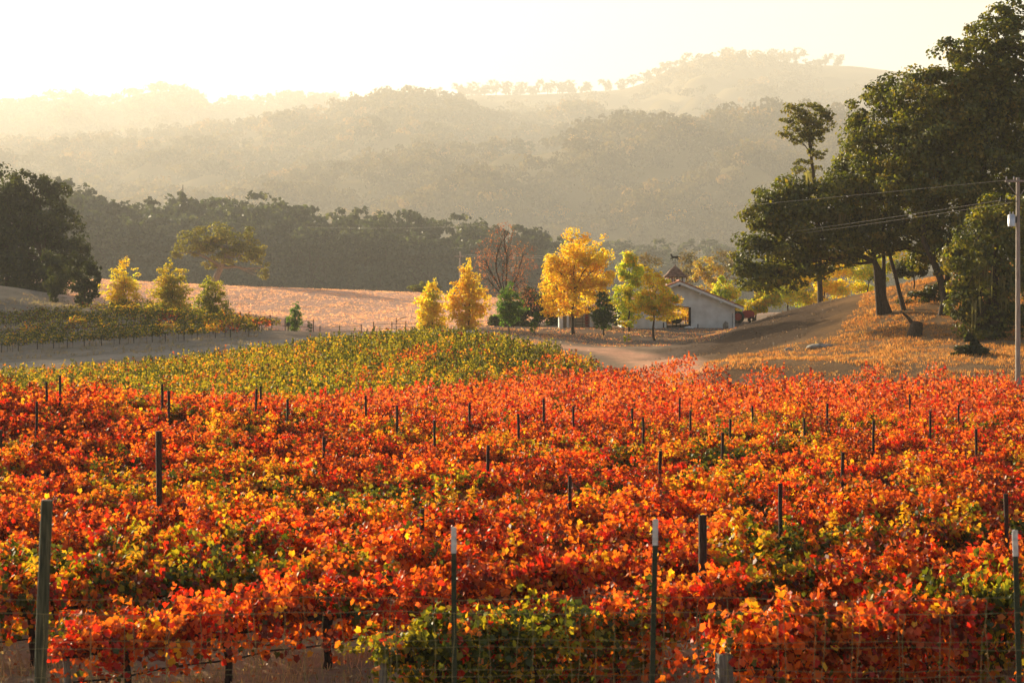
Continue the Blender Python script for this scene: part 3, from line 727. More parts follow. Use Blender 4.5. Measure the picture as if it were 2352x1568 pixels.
tree('green_tree', 'bright green young tree in front of the reddish bare tree', 'tree', (1170, 183),
     cone(1170, 652, 742, 34), 3400, .21, GG, .09, 'green young trees on the bank', M_YEL, sub=12, subr=.42, seed=14)
tree('green_sapling', 'knee-high green sapling between the green tree and the biggest yellow tree', 'tree', (1228, 181),
     [(1228, 736, 11, 15), (1224, 748, 9, 12), (1230, 724, 7, 8)], 900, .17, GG, .05, None, M_YEL, sub=8, subr=.45, seed=15)
tree('yellow_tree', 'biggest golden yellow tree with a broad round crown in the middle of the yard', 'tree', (1318, 184),
     [(1322, 620, 62, 60), (1280, 650, 40, 46), (1365, 620, 42, 52), (1330, 560, 42, 34), (1385, 575, 24, 30), (1275, 700, 36, 30), (1330, 680, 56, 42), (1378, 670, 34, 36), (1270, 605, 24, 26), (1320, 708, 50, 20), (1310, 600, 50, 40), (1350, 650, 50, 40), (1300, 665, 46, 40)],
     13500, .26, YO, .2, 'yellow trees around the farmyard', M_YEL, sub=18, subr=.36, seed=16)
tree('green_tree', 'dark green young tree right of the biggest yellow tree', 'tree', (1386, 182),
     cone(1386, 670, 752, 32), 3400, .21, [((.06, .12, .025), 4), ((.11, .18, .03), 2.5), ((.04, .08, .02), 2.5)], .1, 'green young trees on the bank', M_YEL, sub=12, subr=.42, seed=17)
tree('yellow_tree', 'slender yellow-green tree between the biggest yellow tree and the barn', 'tree', (1446, 190),
     [(1445, 620, 28, 36), (1440, 660, 30, 34), (1448, 594, 20, 20), (1424, 690, 24, 30), (1458, 690, 28, 30), (1440, 720, 32, 24), (1462, 640, 20, 28)], 7000, .24, YG, .13, 'yellow trees around the farmyard', M_YEL, sub=14, subr=.4, seed=18)
tree('yellow_tree', 'yellow and orange tree in front of the white barn wall', 'tree', (1507, 178),
     [(1505, 690, 48, 28), (1475, 700, 28, 26), (1540, 690, 30, 26), (1500, 655, 34, 26), (1519, 645, 10, 20), (1510, 718, 44, 18), (1490, 632, 14, 18), (1510, 690, 40, 34)], 7600, .23, [((.95, .64, .03), 3), ((.95, .52, .03), 2), ((.76, .66, .03), 2), ((.40, .46, .03), 1.6)], .13, 'yellow trees around the farmyard', M_YEL, sub=14, subr=.38, seed=19)
tree('sapling', 'tiny yellow-green sprout on the bank below the barn trees', 'sapling', (1440, 178), [(1436, 776, 4, 9), (1445, 778, 4, 8)], 220, .15, YG, .025, None, M_YEL, sub=5, subr=.5, seed=20)
tree('low_bush', 'low yellow-green bush at the foot of the slender yellow-green tree', 'bush', (1432, 186), [(1428, 738, 14, 10), (1446, 746, 12, 8)], 900, .19, YG, .04, None, M_YEL, sub=8, subr=.45, seed=21)
# behind the yard
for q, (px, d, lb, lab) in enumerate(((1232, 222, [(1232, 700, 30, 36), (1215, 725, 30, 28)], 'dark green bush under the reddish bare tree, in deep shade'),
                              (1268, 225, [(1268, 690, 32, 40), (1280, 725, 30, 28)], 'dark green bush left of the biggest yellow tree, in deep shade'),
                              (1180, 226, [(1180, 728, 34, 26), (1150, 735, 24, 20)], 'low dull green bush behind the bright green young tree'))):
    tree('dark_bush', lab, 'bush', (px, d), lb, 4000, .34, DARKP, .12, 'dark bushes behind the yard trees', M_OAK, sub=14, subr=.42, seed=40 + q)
tree('yellow_tree', 'sunlit yellow tree seen through the open doorway of the barn', 'tree', (1556, 226), [(1556, 715, 34, 34), (1530, 728, 24, 24), (1585, 722, 26, 28), (1560, 690, 24, 18)], 6500, .26, YO, .13, 'yellow trees behind the barn', M_YEL, sub=14, subr=.42, seed=50)
tree('yellow_tree', 'yellow-green tree just behind the right slope of the barn roof', 'tree', (1668, 222), [(1664, 665, 24, 34), (1682, 690, 26, 28), (1650, 690, 22, 26), (1690, 715, 24, 24)], 6000, .26, YG, .13, 'yellow trees behind the barn', M_YEL, sub=14, subr=.4, seed=51)
tree('yellow_tree', 'pale golden open tree in the haze behind the barn cupola', 'tree', (1628, 250), [(1622, 606, 24, 18), (1640, 628, 22, 20), (1605, 634, 20, 20), (1630, 655, 26, 22)], 2600, .28, [((.62, .36, .08), 3), ((.5, .34, .08), 2), ((.4, .34, .06), 2)], .16, 'yellow trees behind the barn', M_YEL, sub=12, subr=.42, seed=52, twigs=8)
for q, (px, lb, lab) in enumerate(((1735, [(1735, 702, 30, 18), (1760, 690, 26, 24), (1720, 712, 22, 14)], 'low yellow-green bush beyond the crest, left under the big oak'),
                                   (1810, [(1800, 640, 44, 44), (1840, 650, 44, 44), (1815, 685, 50, 30), (1775, 665, 36, 34)], 'yellow-green tree beyond the crest under the middle of the oak branches'),
                                   (1890, [(1885, 635, 44, 48), (1925, 645, 44, 44), (1895, 670, 50, 30), (1910, 605, 40, 34)], 'yellow tree beyond the crest just left of the oak trunk'),
                                   (1985, [(1975, 620, 44, 44), (2000, 645, 40, 36), (2025, 600, 40, 50), (2070, 610, 30, 44)], 'yellow-green tree beyond the crest straight behind the oak trunk'))):
    tree('yellow_tree' if q else 'low_bush', lab, 'tree' if q else 'bush', (px, 218), lb, 9000, .25, YG if q != 2 else YT, .13, 'yellow trees beyond the crest of the oak hill', M_YEL, sub=14, subr=.4, seed=60 + q)
# bare grey-brown trees in the haze behind the barn
BAREP = [((.20, .14, .07), 3), ((.26, .17, .08), 2), ((.13, .11, .06), 2)]
for q, (px, lb, lab) in enumerate(((1495, [(1490, 620, 34, 34), (1510, 650, 30, 30), (1478, 600, 20, 20)], 'hazy nearly bare tree behind the slender yellow-green tree'),
                                   (1580, [(1580, 605, 30, 28), (1570, 640, 30, 26)], 'hazy nearly bare tree right behind the weathervane'),
                                   (1665, [(1660, 600, 34, 26), (1690, 625, 30, 26)], 'hazy nearly bare tree beside the left edge of the oak'))):
    tree('bare_tree', lab, 'tree', (px, 285), lb, 1500, .32, BAREP, .2, 'hazy bare trees behind the barn', M_YEL, sub=18, subr=.4, seed=70 + q, twigs=12, fork=.2)
# the avenue on the left
tree('yellow_tree', 'leftmost of the three cone-shaped yellow trees by the left slope', 'tree', (284, 236), cone(284, 600, 708, 42), 4200, .27, YT, .13, 'three cone-shaped trees by the meadow', M_YEL, sub=14, subr=.4, seed=80)
tree('yellow_tree', 'middle and tallest of the three cone-shaped yellow trees by the left slope', 'tree', (394, 226), cone(393, 598, 724, 50, 9), 5600, .27, [((.62, .40, .03), 3), ((.46, .36, .03), 4), ((.30, .28, .03), 2)], .14, 'three cone-shaped trees by the meadow', M_YEL, sub=16, subr=.4, seed=81)
tree('yellow_tree', 'rightmost and greenest of the three cone-shaped yellow trees by the left slope', 'tree', (484, 216), cone(485, 636, 738, 42), 4600, .26, [((.46, .36, .03), 3), ((.28, .28, .03), 4), ((.16, .18, .02), 2)], .13, 'three cone-shaped trees by the meadow', M_YEL, sub=14, subr=.4, seed=82)
tree('green_tree', 'small bright green tree alone in front of the pink meadow', 'tree', (678, 222), cone(678, 697, 758, 19, 7, .6), 2200, .2, GG, .06, None, M_YEL, sub=12, subr=.42, seed=83)
tree('green_sapling', 'thin grey-green sapling right of the small bright green tree', 'sapling', (712, 220), [(712, 746, 6, 9), (712, 755, 7, 6)], 260, .18, [((.12, .15, .06), 2), ((.18, .2, .08), 1)], .03, None, M_YEL, sub=6, subr=.5, seed=84)
# dark trees at the far left
tree('dark_tree', 'huge dark tree cut by the left edge of the picture', 'tree', (20, 292), [(0, 455, 50, 60), (-40, 520, 70, 80), (30, 540, 60, 70), (10, 620, 70, 60), (-60, 620, 70, 60), (50, 660, 50, 34)], 14000, .55, DARKP, .55, 'dark trees at the left edge', M_OAK, sub=20, subr=.36, seed=90)
tree('dark_tree', 'tall dark rounded tree right of the huge one at the left edge', 'tree', (110, 284), [(75, 430, 40, 36), (115, 455, 36, 34), (95, 500, 60, 46), (150, 540, 46, 54), (110, 580, 66, 54), (170, 610, 36, 44), (120, 650, 60, 40), (60, 480, 36, 36), (30, 500, 40, 60), (0, 560, 50, 60), (40, 590, 60, 60), (20, 440, 36, 40), (70, 640, 60, 50)], 22000, .55, DARKP, .5, 'dark trees at the left edge', M_OAK, sub=20, subr=.36, seed=91)
tree('juniper', 'dark juniper with a narrow foot, left one of the pair before the dark trees', 'tree', (128, 262), [(128, 655, 22, 30), (130, 625, 26, 32), (122, 600, 20, 24), (126, 682, 10, 14)], 3600, .38, DARKP, .16, 'dark junipers on the left slope', M_OAK, sub=14, subr=.4, seed=92)
tree('juniper', 'dark juniper with spiky upswept branches, right one of the pair before the dark trees', 'tree', (193, 245), [(193, 665, 28, 32), (186, 635, 24, 34), (214, 640, 14, 26), (226, 630, 7, 18), (195, 690, 18, 14), (178, 605, 14, 22)], 4200, .38, DARKP, .16, 'dark junipers on the left slope', M_OAK, sub=14, subr=.4, seed=93)
# the leaning pale-trunked oak in front of the treeline
tree('leaning_oak', 'hazy olive oak with a pale leaning trunk at the far edge of the meadow', 'tree', (488, 352), [(470, 545, 44, 26), (520, 548, 50, 28), (572, 560, 36, 30), (425, 580, 24, 20), (440, 560, 30, 22), (490, 580, 40, 20), (608, 615, 16, 20), (590, 590, 22, 22), (480, 604, 16, 14), (540, 585, 40, 20)], 5200, .55, [((.17, .155, .04), 3), ((.12, .12, .03), 2), ((.22, .19, .05), 1)], .75, None, M_OAK, M_PALEBARK, sub=12, subr=.4, seed=95,
     trunk_path=[[(488, 658), (497, 635), (508, 612), (516, 590), (520, 570)]])

# the oaks on the right
tree('oak', 'spreading live oak with forked leaning trunks and branches reaching left towards the barn', 'tree', (2042, 155),
     [(1755, 600, 75, 55), (1800, 545, 80, 60), (1790, 470, 75, 60), (1735, 640, 50, 30), (1850, 462, 78, 50), (1890, 530, 80, 55), (1985, 370, 74, 72), (1985, 450, 90, 70), (2010, 262, 62, 58), (2050, 340, 100, 85), (2090, 450, 90, 75), (1990, 540, 80, 40), (2075, 250, 80, 70), (2080, 545, 70, 40), (1900, 600, 60, 26), (1840, 610, 60, 36), (1780, 640, 56, 30), (1930, 570, 70, 34), (1960, 520, 80, 50), (1820, 500, 80, 60), (2110, 570, 50, 44), (2020, 560, 40, 26), (1900, 470, 80, 60), (2010, 380, 90, 80)],
     52000, .35, OAKP, .35, 'oaks on the hill', M_OAK, sub=26, subr=.31, shell=(.45, 1.0), seed=101,
     trunk_path=[[(2042, 718), (2030, 690), (2024, 660), (2018, 620), (2008, 600), (1985, 590), (1940, 588), (1900, 592)], [(2030, 680), (2030, 640), (2030, 590), (2026, 540), (2040, 480)], [(2082, 735), (2068, 680), (2056, 630), (2042, 580), (2040, 540), (2060, 480)], [(2020, 640), (2010, 600), (2005, 560), (1990, 510)]],
     moss=[(2070, 355, 14, 60), (1935, 470, 24, 60), (1850, 400, 20, 40), (2000, 480, 30, 50), (2095, 505, 30, 60), (1920, 490, 14, 40), (1985, 420, 24, 40)])
tree('oak', 'slim open-crowned oak with sky between its branches, rising behind the spreading oak', 'tree', (1872, 182),
     [(1845, 290, 36, 26), (1815, 298, 26, 20), (1885, 280, 30, 26), (1850, 256, 40, 18), (1872, 310, 30, 20), (1830, 270, 34, 20), (1838, 322, 22, 12), (1900, 262, 16, 16), (1850, 385, 30, 18), (1880, 350, 22, 14)], 4200, .3, [((.15, .15, .03), 3), ((.22, .19, .04), 2), ((.09, .10, .02), 1)], .24, 'oaks on the hill', M_OAK, sub=14, subr=.36, seed=102, twigs=12,
     trunk_path=[[(1885, 700), (1880, 560), (1872, 430), (1862, 350), (1856, 300)]], shell=(.5, 1.0))
tree('oak', 'tallest oak, its dark crown rising to the top right corner', 'tree', (2178, 150),
     [(2140, 225, 80, 70), (2190, 170, 70, 66), (2240, 130, 66, 60), (2290, 80, 60, 60), (2320, 30, 40, 34), (2330, 110, 60, 80), (2230, 240, 90, 85), (2310, 240, 80, 90), (2180, 330, 95, 75), (2280, 360, 90, 80), (2200, 430, 90, 70), (2300, 470, 80, 70), (2130, 420, 60, 60), (2150, 510, 50, 40), (2200, 540, 70, 50), (2260, 540, 70, 50), (2190, 600, 50, 40), (2240, 640, 50, 44), (2160, 300, 80, 80), (2250, 300, 80, 80), (2120, 340, 60, 70), (2345, 180, 50, 90), (2340, 330, 60, 90), (2340, 430, 50, 70), (2060, 420, 50, 60)],
     58000, .35, OAKP, .36, 'oaks on the hill', M_OAK, sub=26, subr=.31, shell=(.45, 1.0), seed=103,
     trunk_path=[[(2178, 745), (2172, 690), (2160, 640), (2140, 590), (2122, 555), (2128, 480), (2160, 400)], [(2160, 640), (2190, 560), (2220, 470), (2240, 360)], [(2240, 360), (2270, 250), (2300, 150), (2318, 60)]],
     moss=[(2250, 520, 40, 70), (2290, 560, 30, 80), (2200, 500, 30, 60), (2320, 500, 26, 70)])
tree('oak', 'shaded oak with straight dark trunk and drooping leaves left of the utility pole', 'tree', (2290, 138),
     [(2250, 560, 50, 60), (2300, 580, 50, 60), (2225, 650, 40, 54), (2330, 640, 40, 60), (2262, 690, 44, 50), (2235, 740, 40, 34), (2340, 520, 50, 60), (2290, 480, 50, 40), (2210, 590, 44, 44), (2300, 720, 44, 50), (2270, 630, 50, 50), (2330, 720, 34, 50), (2215, 700, 36, 44), (2225, 765, 30, 50), (2262, 745, 40, 44), (2245, 795, 24, 26)],
     15000, .32, OAKP, .3, 'oaks on the hill', M_OAK, sub=20, subr=.36, seed=104, trunk_path=[[(2290, 800), (2288, 700), (2284, 600), (2290, 500)], [(2286, 690), (2255, 600), (2250, 540)]],
     moss=[(2250, 620, 40, 80), (2300, 640, 40, 80), (2225, 690, 24, 60)])
tree('oak', 'dark oak partly outside the right edge, behind the utility pole', 'tree', (2430, 150),
     [(2400, 180, 90, 110), (2420, 330, 90, 100), (2400, 470, 80, 90), (2370, 580, 50, 70), (2440, 600, 70, 80), (2450, 100, 80, 90), (2480, 250, 90, 110), (2390, 660, 40, 50)], 20000, .4, OAKP, .6, 'oaks on the hill', M_OAK, sub=20, subr=.36, seed=105)
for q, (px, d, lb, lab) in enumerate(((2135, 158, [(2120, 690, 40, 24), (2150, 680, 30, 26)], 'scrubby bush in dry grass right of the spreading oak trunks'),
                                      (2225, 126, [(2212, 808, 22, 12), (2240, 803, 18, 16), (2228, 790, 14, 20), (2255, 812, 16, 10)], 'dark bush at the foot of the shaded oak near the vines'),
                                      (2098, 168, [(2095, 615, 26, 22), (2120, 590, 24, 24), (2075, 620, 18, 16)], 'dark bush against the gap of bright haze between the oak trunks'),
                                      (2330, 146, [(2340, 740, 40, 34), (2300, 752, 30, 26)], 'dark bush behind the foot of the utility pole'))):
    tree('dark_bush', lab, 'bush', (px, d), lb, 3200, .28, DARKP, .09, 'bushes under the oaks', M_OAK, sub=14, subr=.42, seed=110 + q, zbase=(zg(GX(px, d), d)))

# ------------------------------------------------------------------ the hazy treeline beyond the meadow
def tl_mesh(seed, kind):
    r = np.random.default_rng(seed); m = MB(); lobes = []
    if kind == 'conifer':
        for q in range(9): z = 7 + q * 1.75; w = (22 - z) * .30 + .5; lobes.append((0, 0, z, w, w, 1.0))
        me, S = crown_mesh(lobes, 2600, .8, TLP, M_OAK, r, 16, .38); m.tube([(0, 0, -3), (0, 0, 12), (0, 0, 23)], (.5, .3, .05), 6)
    else:
        for q in range(8): lobes.append((r.normal(0, 2.6), r.normal(0, 2.2), r.uniform(4, 16), r.uniform(2.4, 4.0), r.uniform(2.4, 3.6), r.uniform(2.2, 3.4)))
        lobes.append((r.normal(0, 1), 0, 17.2, 2.2, 2.2, 2.0)); lobes.append((0, 0, 2.5, 4.5, 4, 2.6))
        me, S = crown_mesh(lobes, 3600, .85, TLP, M_OAK, r, 12, .4); m.tube(curve((0, 0, -3), (0, 0, 12), r, .04), np.linspace(.6, .25, 6), 7)
        for l in lobes: m.tube(curve((0, 0, min(11, l[2] * .7)), l[:3], r), np.linspace(.25, .06, 6), 5)
    return me, m.mesh('trunk', M_BARK, True)
TL = [tl_mesh(200 + q, 'broad') for q in range(6)]; CON = tl_mesh(220, 'conifer')
tops = [(150, 412), (182, 428), (212, 440), (240, 462), (278, 452), (312, 450), (348, 458), (385, 452), (455, 458), (488, 452), (522, 442), (560, 452), (592, 443), (622, 458), (660, 464), (697, 468), (728, 484), (788, 464), (826, 478), (858, 488), (902, 492), (936, 480), (970, 494), (1008, 490), (1056, 493), (1096, 505), (1138, 520), (1192, 514), (1236, 530), (1282, 530), (1322, 548)]
WHERE = [('first', 300), ('second', 700), ('third', 1100), ('fourth', 2000)]
def treeline(px, py, d, mesh, lab, name='treeline_tree', grp='dark trees in the hazy line beyond the meadow', wmul=1.0):
    x = GX(px, d); z0 = zg(x, d) - .5; h = CZ - (py - HY) * d / F - z0; t = empty(name, (x, d, z0), lab, 'tree', grp)
    t.rotation_euler = (0, 0, random.uniform(0, 6.28)); k = h / 19.3 if mesh is not CON else h / 23.0; kw = k * random.uniform(.9, 1.1) * wmul
    t.scale = (kw, kw, k); link('crown', mesh[0], t); link('trunk', mesh[1], t)
for q, (px, py) in enumerate(tops):
    part = 'left of the leaning oak' if px < 400 else 'behind the leaning oak' if px < 640 else 'right of the leaning oak' if px < 1090 else 'behind the reddish bare tree'
    treeline(px, py, 880 + random.uniform(-22, 22), TL[q % 6], f'dark hazy tree in the treeline {part}', grp=f'dark trees in the hazy treeline {part}')
    if q % 2 == 0 or px < 1000:
        treeline(px + 18, py + 24 + random.uniform(0, 20), 820 + random.uniform(-14, 14), TL[(q + 3) % 6], f'lower tree at the front of the treeline {part}', grp=f'lower dark trees before the treeline {part}', wmul=1.15)
treeline(420, 424, 858, CON, 'pointed conifer rising above the hazy treeline', 'conifer', None)
for q, (px, py) in enumerate(((1262, 556), (1300, 552), (1345, 548), (1395, 552), (1432, 546), (1470, 556), (1512, 550), (1550, 560), (1588, 552), (1630, 548), (1668, 556), (1705, 545), (1745, 552), (1790, 548), (1840, 555))):
    treeline(px, py, 1350 + random.uniform(-40, 40), TL[q % 6], 'blue-grey hazy tree in the far shaded valley behind the barn', 'valley_tree', 'hazy trees in the valley behind the barn', 1.1)
    treeline(px + 20, py + 38, 1260 + random.uniform(-30, 30), TL[(q + 2) % 6], 'lower blue-grey hazy tree in the shaded valley behind the barn', 'valley_tree', 'lower hazy trees in the valley behind the barn', 1.2)
for q, (x, d) in enumerate(((-80, 221), (-86, 233), (-84, 246), (-96, 262), (-108, 276), (-122, 262), (-140, 280), (-112, 250), (-128, 300))):
    treeline(CX + x / d * F, HY - (24 + zg(x, d) - CZ) * F / d, d, TL[q % 6], 'tall dark tree beyond the left edge shading the slope', grp='dark trees beyond the left edge')
for q, (px, d) in enumerate(((960, 352), (985, 356))):
    tree('low_bush', ('dull green bush at the far meadow edge, left one beside the yellow tree', 'dull green bush at the far meadow edge, right one beside the yellow tree')[q], 'bush', (px, d), [(px, 662, 18, 9), (px + 8, 658, 14, 10)], 700, .5, [((.12, .12, .04), 2), ((.08, .09, .03), 1)], .1, None, M_OAK, sub=8, subr=.45, seed=230 + q)

# ------------------------------------------------------------------ hills, one behind another
M_HILL = ground_mat('hill_grass', .25)
class Hill:
    def __init__(s, prof, d_r, d_f, z_f, seed, power=1.0, depth=1.0, back=500):
        s.px = np.array([p[0] for p in prof], float); s.py = np.array([p[1] for p in prof], float)
        s.d_r, s.d_f, s.z_f, s.seed, s.power = d_r, d_f, z_f, seed, power
        u = np.linspace(-1300, 3700, 190); t = np.concatenate([np.linspace(0, 1, 40), 1 + np.linspace(.03, 1, 14)])
        UU, TT = np.meshgrid(u, t); P = s.at(UU, TT)
        nu = len(u); i = (np.arange(len(t) - 1)[:, None] * nu + np.arange(nu - 1)[None]).ravel()
        Q = np.stack([i, i + 1, i + nu + 1, i + nu], 1)
        v = smoothnoise(P[..., 0], P[..., 1], seed + 5, 300)[..., None]
        c = np.array((.20, .145, .06)) * (1 + .25 * v) + 0 * P
        tag(link('hill', quad_mesh('hill', P.reshape(-1, 3), Q, c.reshape(-1, 3), M_HILL, smooth=True)), kind='structure')
    def at(s, u, t):
        u = np.asarray(u, float); t = np.asarray(t, float)
        k = 0
        py = np.mean([np.interp(u + o, s.px, s.py) for o in (-18, -9, 0, 9, 18)], 0)
        tt = np.clip(t, 0, 1); d = s.d_f + (s.d_r - s.d_f) * tt + np.clip(t - 1, 0, 2) * 2200
        zr = CZ - (py - HY) * s.d_r / F
        x = GX(u, d) if True else 0
        z = s.z_f + (zr - s.z_f) * tt ** s.power
        bumps = smoothnoise(x, d, s.seed, 310) * 40 + smoothnoise(x, d, s.seed + 1, 140) * 12
        z = z + bumps * np.sin(math.pi * np.clip(t, 0, 1)) * np.clip((zr - s.z_f) / 60, 0, 1)
        z = np.where(t > 1, zr - (t - 1) * np.maximum(zr - 0, 20) * 1.0, z)
        return np.stack([x, d + 0 * x, z], -1)

def blob_trees(spec, seed, name, label, leaves=75, leaf=1.5, pal=None):
    """many small crowns scattered over a hillside, too many to count: one object"""
    r = np.random.default_rng(seed); CC, DD, cc, ss = [], [], [], []
    pal = pal or [((.10, .076, .024), 4), ((.16, .112, .034), 3), ((.07, .056, .018), 3), ((.27, .16, .05), .9)]
    for (x, y, z, h, w) in spec:
        n = leaves; nl = r.integers(3, 6); lc = np.stack([r.normal(0, .42, nl) * w, r.normal(0, .4, nl) * w, r.uniform(.4, .78, nl) * h], 1); lr = r.uniform(.35, .62, nl)
        idx = r.integers(0, nl, n); u = nrm(r.normal(size=(n, 3)) + np.array((0, 0, .35))); rad = (r.uniform(.5, 1, (n, 1)) ** .5) * lr[idx][:, None]
        p = lc[idx] + u * rad * np.array((w, w, h * .45))
        CC.append(p + np.array((x, y, z))); DD.append(u); c = pick(pal, 1, r)[0] * r.uniform(.8, 1.2)
        cc.append(np.tile(c, (n, 1))); ss.append(np.full(n, leaf * (h / 9)))
    C = np.concatenate(CC); D = np.concatenate(DD); V, Q = kites(C, D + nrm(r.normal(size=D.shape)) * .6, np.concatenate(ss) * r.uniform(.7, 1.3, len(C)), r, .85)
    tag(link(name, quad_mesh(name, V, Q, np.repeat(jit(np.concatenate(cc), r, .2), 4, 0), M_WOODS)), label, 'woodland', kind='stuff')

def scatter(hill, n, seed, u0, u1, t0, t1, thr, sc=225, hh=(6, 10), keep=None):
    r = np.random.default_rng(seed); u = r.uniform(u0, u1, n); t = r.uniform(t0, t1, n); P = hill.at(u, t)
    v = smoothnoise(P[:, 0], P[:, 1], seed + 3, sc); ok = v > thr
    if keep is not None: ok &= keep(u, t)
    out = []
    for p in P[ok]:
        h = r.uniform(*hh); out.append((p[0], p[1], p[2] - .6, h, h * r.uniform(.5, .7)))
    return out

# far left range, far right range, middle range, near right hill, valley bottom
H1 = Hill([(-1300, 330), (-600, 260), (-200, 250), (0, 247), (60, 240), (150, 226), (200, 232), (240, 246), (300, 222), (350, 210), (410, 210), (440, 222), (470, 240), (600, 244), (640, 232), (700, 226), (765, 236), (800, 250), (1100, 300), (1500, 330), (3700, 330)], 6700, 3900, 130, 71, .95)
H2 = Hill([(-1300, 420), (500, 330), (780, 250), (920, 222), (960, 216), (1040, 220), (1100, 219), (1200, 218), (1320, 214), (1430, 206), (1480, 192), (1540, 158), (1600, 134), (1700, 130), (1800, 142), (1870, 150), (1960, 152), (2100, 170), (2300, 205), (2700, 250), (3700, 320)], 6000, 3500, 140, 81, .9)
H3 = Hill([(-1300, 420), (-300, 370), (300, 330), (700, 275), (780, 248), (880, 232), (960, 226), (1040, 240), (1110, 262), (1150, 285), (1220, 290), (1290, 262), (1370, 262), (1430, 272), (1520, 290), (1700, 330), (2000, 380), (3700, 430)], 4650, 2750, 105, 91, .95)
H4 = Hill([(-1300, 520), (400, 470), (700, 420), (950, 372), (1050, 362), (1150, 350), (1220, 360), (1290, 345), (1350, 310), (1400, 296), (1480, 290), (1540, 293), (1650, 284), (1740, 272), (1800, 266), (1860, 270), (1960, 285), (2200, 300), (2600, 340), (3700, 400)], 3100, 2050, 18, 95, .9)
r0 = np.random.default_rng(5)
blob_trees(scatter(H1, 3400, 1, -250, 1300, .25, 1.01, -.9, hh=(26, 50)), 1, 'woodland', 'hazy woods covering the far range on the left', 55, 2.0)
blob_trees(scatter(H2, 3600, 2, 850, 2350, .2, 1.0, -.2, hh=(24, 47), keep=lambda u, t: ~((u < 1480) & (t > .8)) & ~((u > 1880) & (t > .75)) & ~((t > .55) & (t < .75) & (u > 1250) & (u < 1700))), 2, 'woodland', 'hazy oak woods with bare patches on the far range on the right', 60, 1.8)
blob_trees(scatter(H3, 4200, 3, -300, 1750, .1, 1.0, -.8, hh=(24, 47)), 3, 'woodland', 'hazy woods on the rounded middle hills', 65, 1.8)
blob_trees(scatter(H4, 4600, 4, -300, 2350, .03, 1.0, -.9, hh=(19, 40), keep=lambda u, t: ~((u > 1130) & (u < 1310) & (t > .55) & (t < .97))), 4, 'woodland', 'hazy woods on the nearest wooded hill behind the barn', 80, 1.5)
fl = []
for q in range(520):
    u = r0.uniform(500, 2400); d = r0.uniform(1250, 1900); x = GX(u, d); fl.append((x, d, 0.0, r0.uniform(24, 42), r0.uniform(13, 19)))
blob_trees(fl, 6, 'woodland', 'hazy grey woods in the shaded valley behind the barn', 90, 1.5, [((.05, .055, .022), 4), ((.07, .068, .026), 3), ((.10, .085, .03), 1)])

# single trees that stand out on the far hills
def ridge_mesh(seed, pal, wide=1.0, leaf=.9, n=900, cyp=False):
    r = np.random.default_rng(seed); m = MB()
    lobes = [(0, 0, 4 + q * 1.4, .9 - .06 * q, .9 - .06 * q, 1.2) for q in range(8)] if cyp else [(r.normal(0, 2.0) * wide, r.normal(0, 1.5), r.uniform(2.6, 6.8), r.uniform(2, 3) * wide, 2.4, r.uniform(1.6, 2.4)) for q in range(6)]
    me, S = crown_mesh(lobes, n, leaf, pal, M_WOODS, r, 10, .42); m.tube(curve((0, 0, -1.5), (0, 0, 5), r, .05), np.linspace(.4, .2, 6), 6)
    for l in lobes: m.tube(curve((0, 0, 2.2), l[:3], r), np.linspace(.18, .06, 6), 4)
    return me, m.mesh('trunk', M_BARK, True)
RM = [ridge_mesh(400 + q, TLP, (1.0, 1.3, .8, 1.5)[q]) for q in range(4)]; CY = ridge_mesh(410, TLP, 1, .6, 700, True)
def ridge_tree(px, hpx, hill, t, mesh, lab, grp=None, name='ridge_oak'):
    p = hill.at(px, t); d = float(p[1]); h = hpx * d / F; k = h / 8.8
    o = empty(name, (float(p[0]), d, float(p[2]) - .1 * h), lab, 'tree', grp); o.scale = (k, k, k); o.rotation_euler = (0, 0, random.uniform(0, 6))
    link('crown', mesh[0], o); link('trunk', mesh[1], o)
ridge_tree(947, 24, H2, 1.0, RM[1], 'round oak at the left end of the bare ridge, next to the lone oak')
ridge_tree(1005, 26, H2, 1.0, RM[2], 'lone small oak with a visible trunk against the white sky on the bare ridge')
for q, px in enumerate((1060, 1085, 1112, 1140, 1168, 1196, 1226, 1258, 1286, 1312)):
    ridge_tree(px, 36, H2, .995, RM[q % 4], 'hazy oak in the dense row along the middle of the far ridge', 'oaks in the row along the far ridge')
ridge_tree(1346, 36, H2, 1.0, RM[2], 'see-through oak left of the pair standing past the row on the ridge')
ridge_tree(1392, 34, H2, 1.0, RM[0], 'see-through oak right of the pair standing past the row on the ridge')
for px in (1425, 1455, 1490): ridge_tree(px, 28, H2, 1.0, RM[px % 4], 'hazy oak on the ridge where it climbs to the right hilltop', 'oaks where the ridge climbs')
ridge_tree(1775, 32, H2, 1.0, RM[1], 'broad oak on the right hilltop, left one of the joined pair'); ridge_tree(1828, 36, H2, 1.0, RM[3], 'broad oak on the right hilltop, right one of the joined pair')
ridge_tree(1896, 32, H2, 1.0, RM[0], 'rounded oak standing apart on the right hilltop, left half of a pair'); ridge_tree(1926, 30, H2, 1.0, RM[1], 'rounded oak standing apart on the right hilltop, right half of a pair')
ridge_tree(1070, 36, H4, .93, CY, 'thin dark cypress standing upright on the middle hillside', None, 'cypress')
for px, hp in ((1040, 30), (1140, 36), (1195, 44)): ridge_tree(px, hp, H4, .95, RM[px % 4], {1040: 'round hillside oak left of the thin cypress', 1140: 'round hillside oak right of the thin cypress', 1195: 'tallest round hillside oak right of the thin cypress'}[px], 'round oaks around the cypress')
AUT = [ridge_mesh(420 + q, [((.66, .38, .07), 3), ((.52, .31, .06), 2), ((.30, .21, .06), 1.5)], 1.4, .8, 900) for q in range(3)]
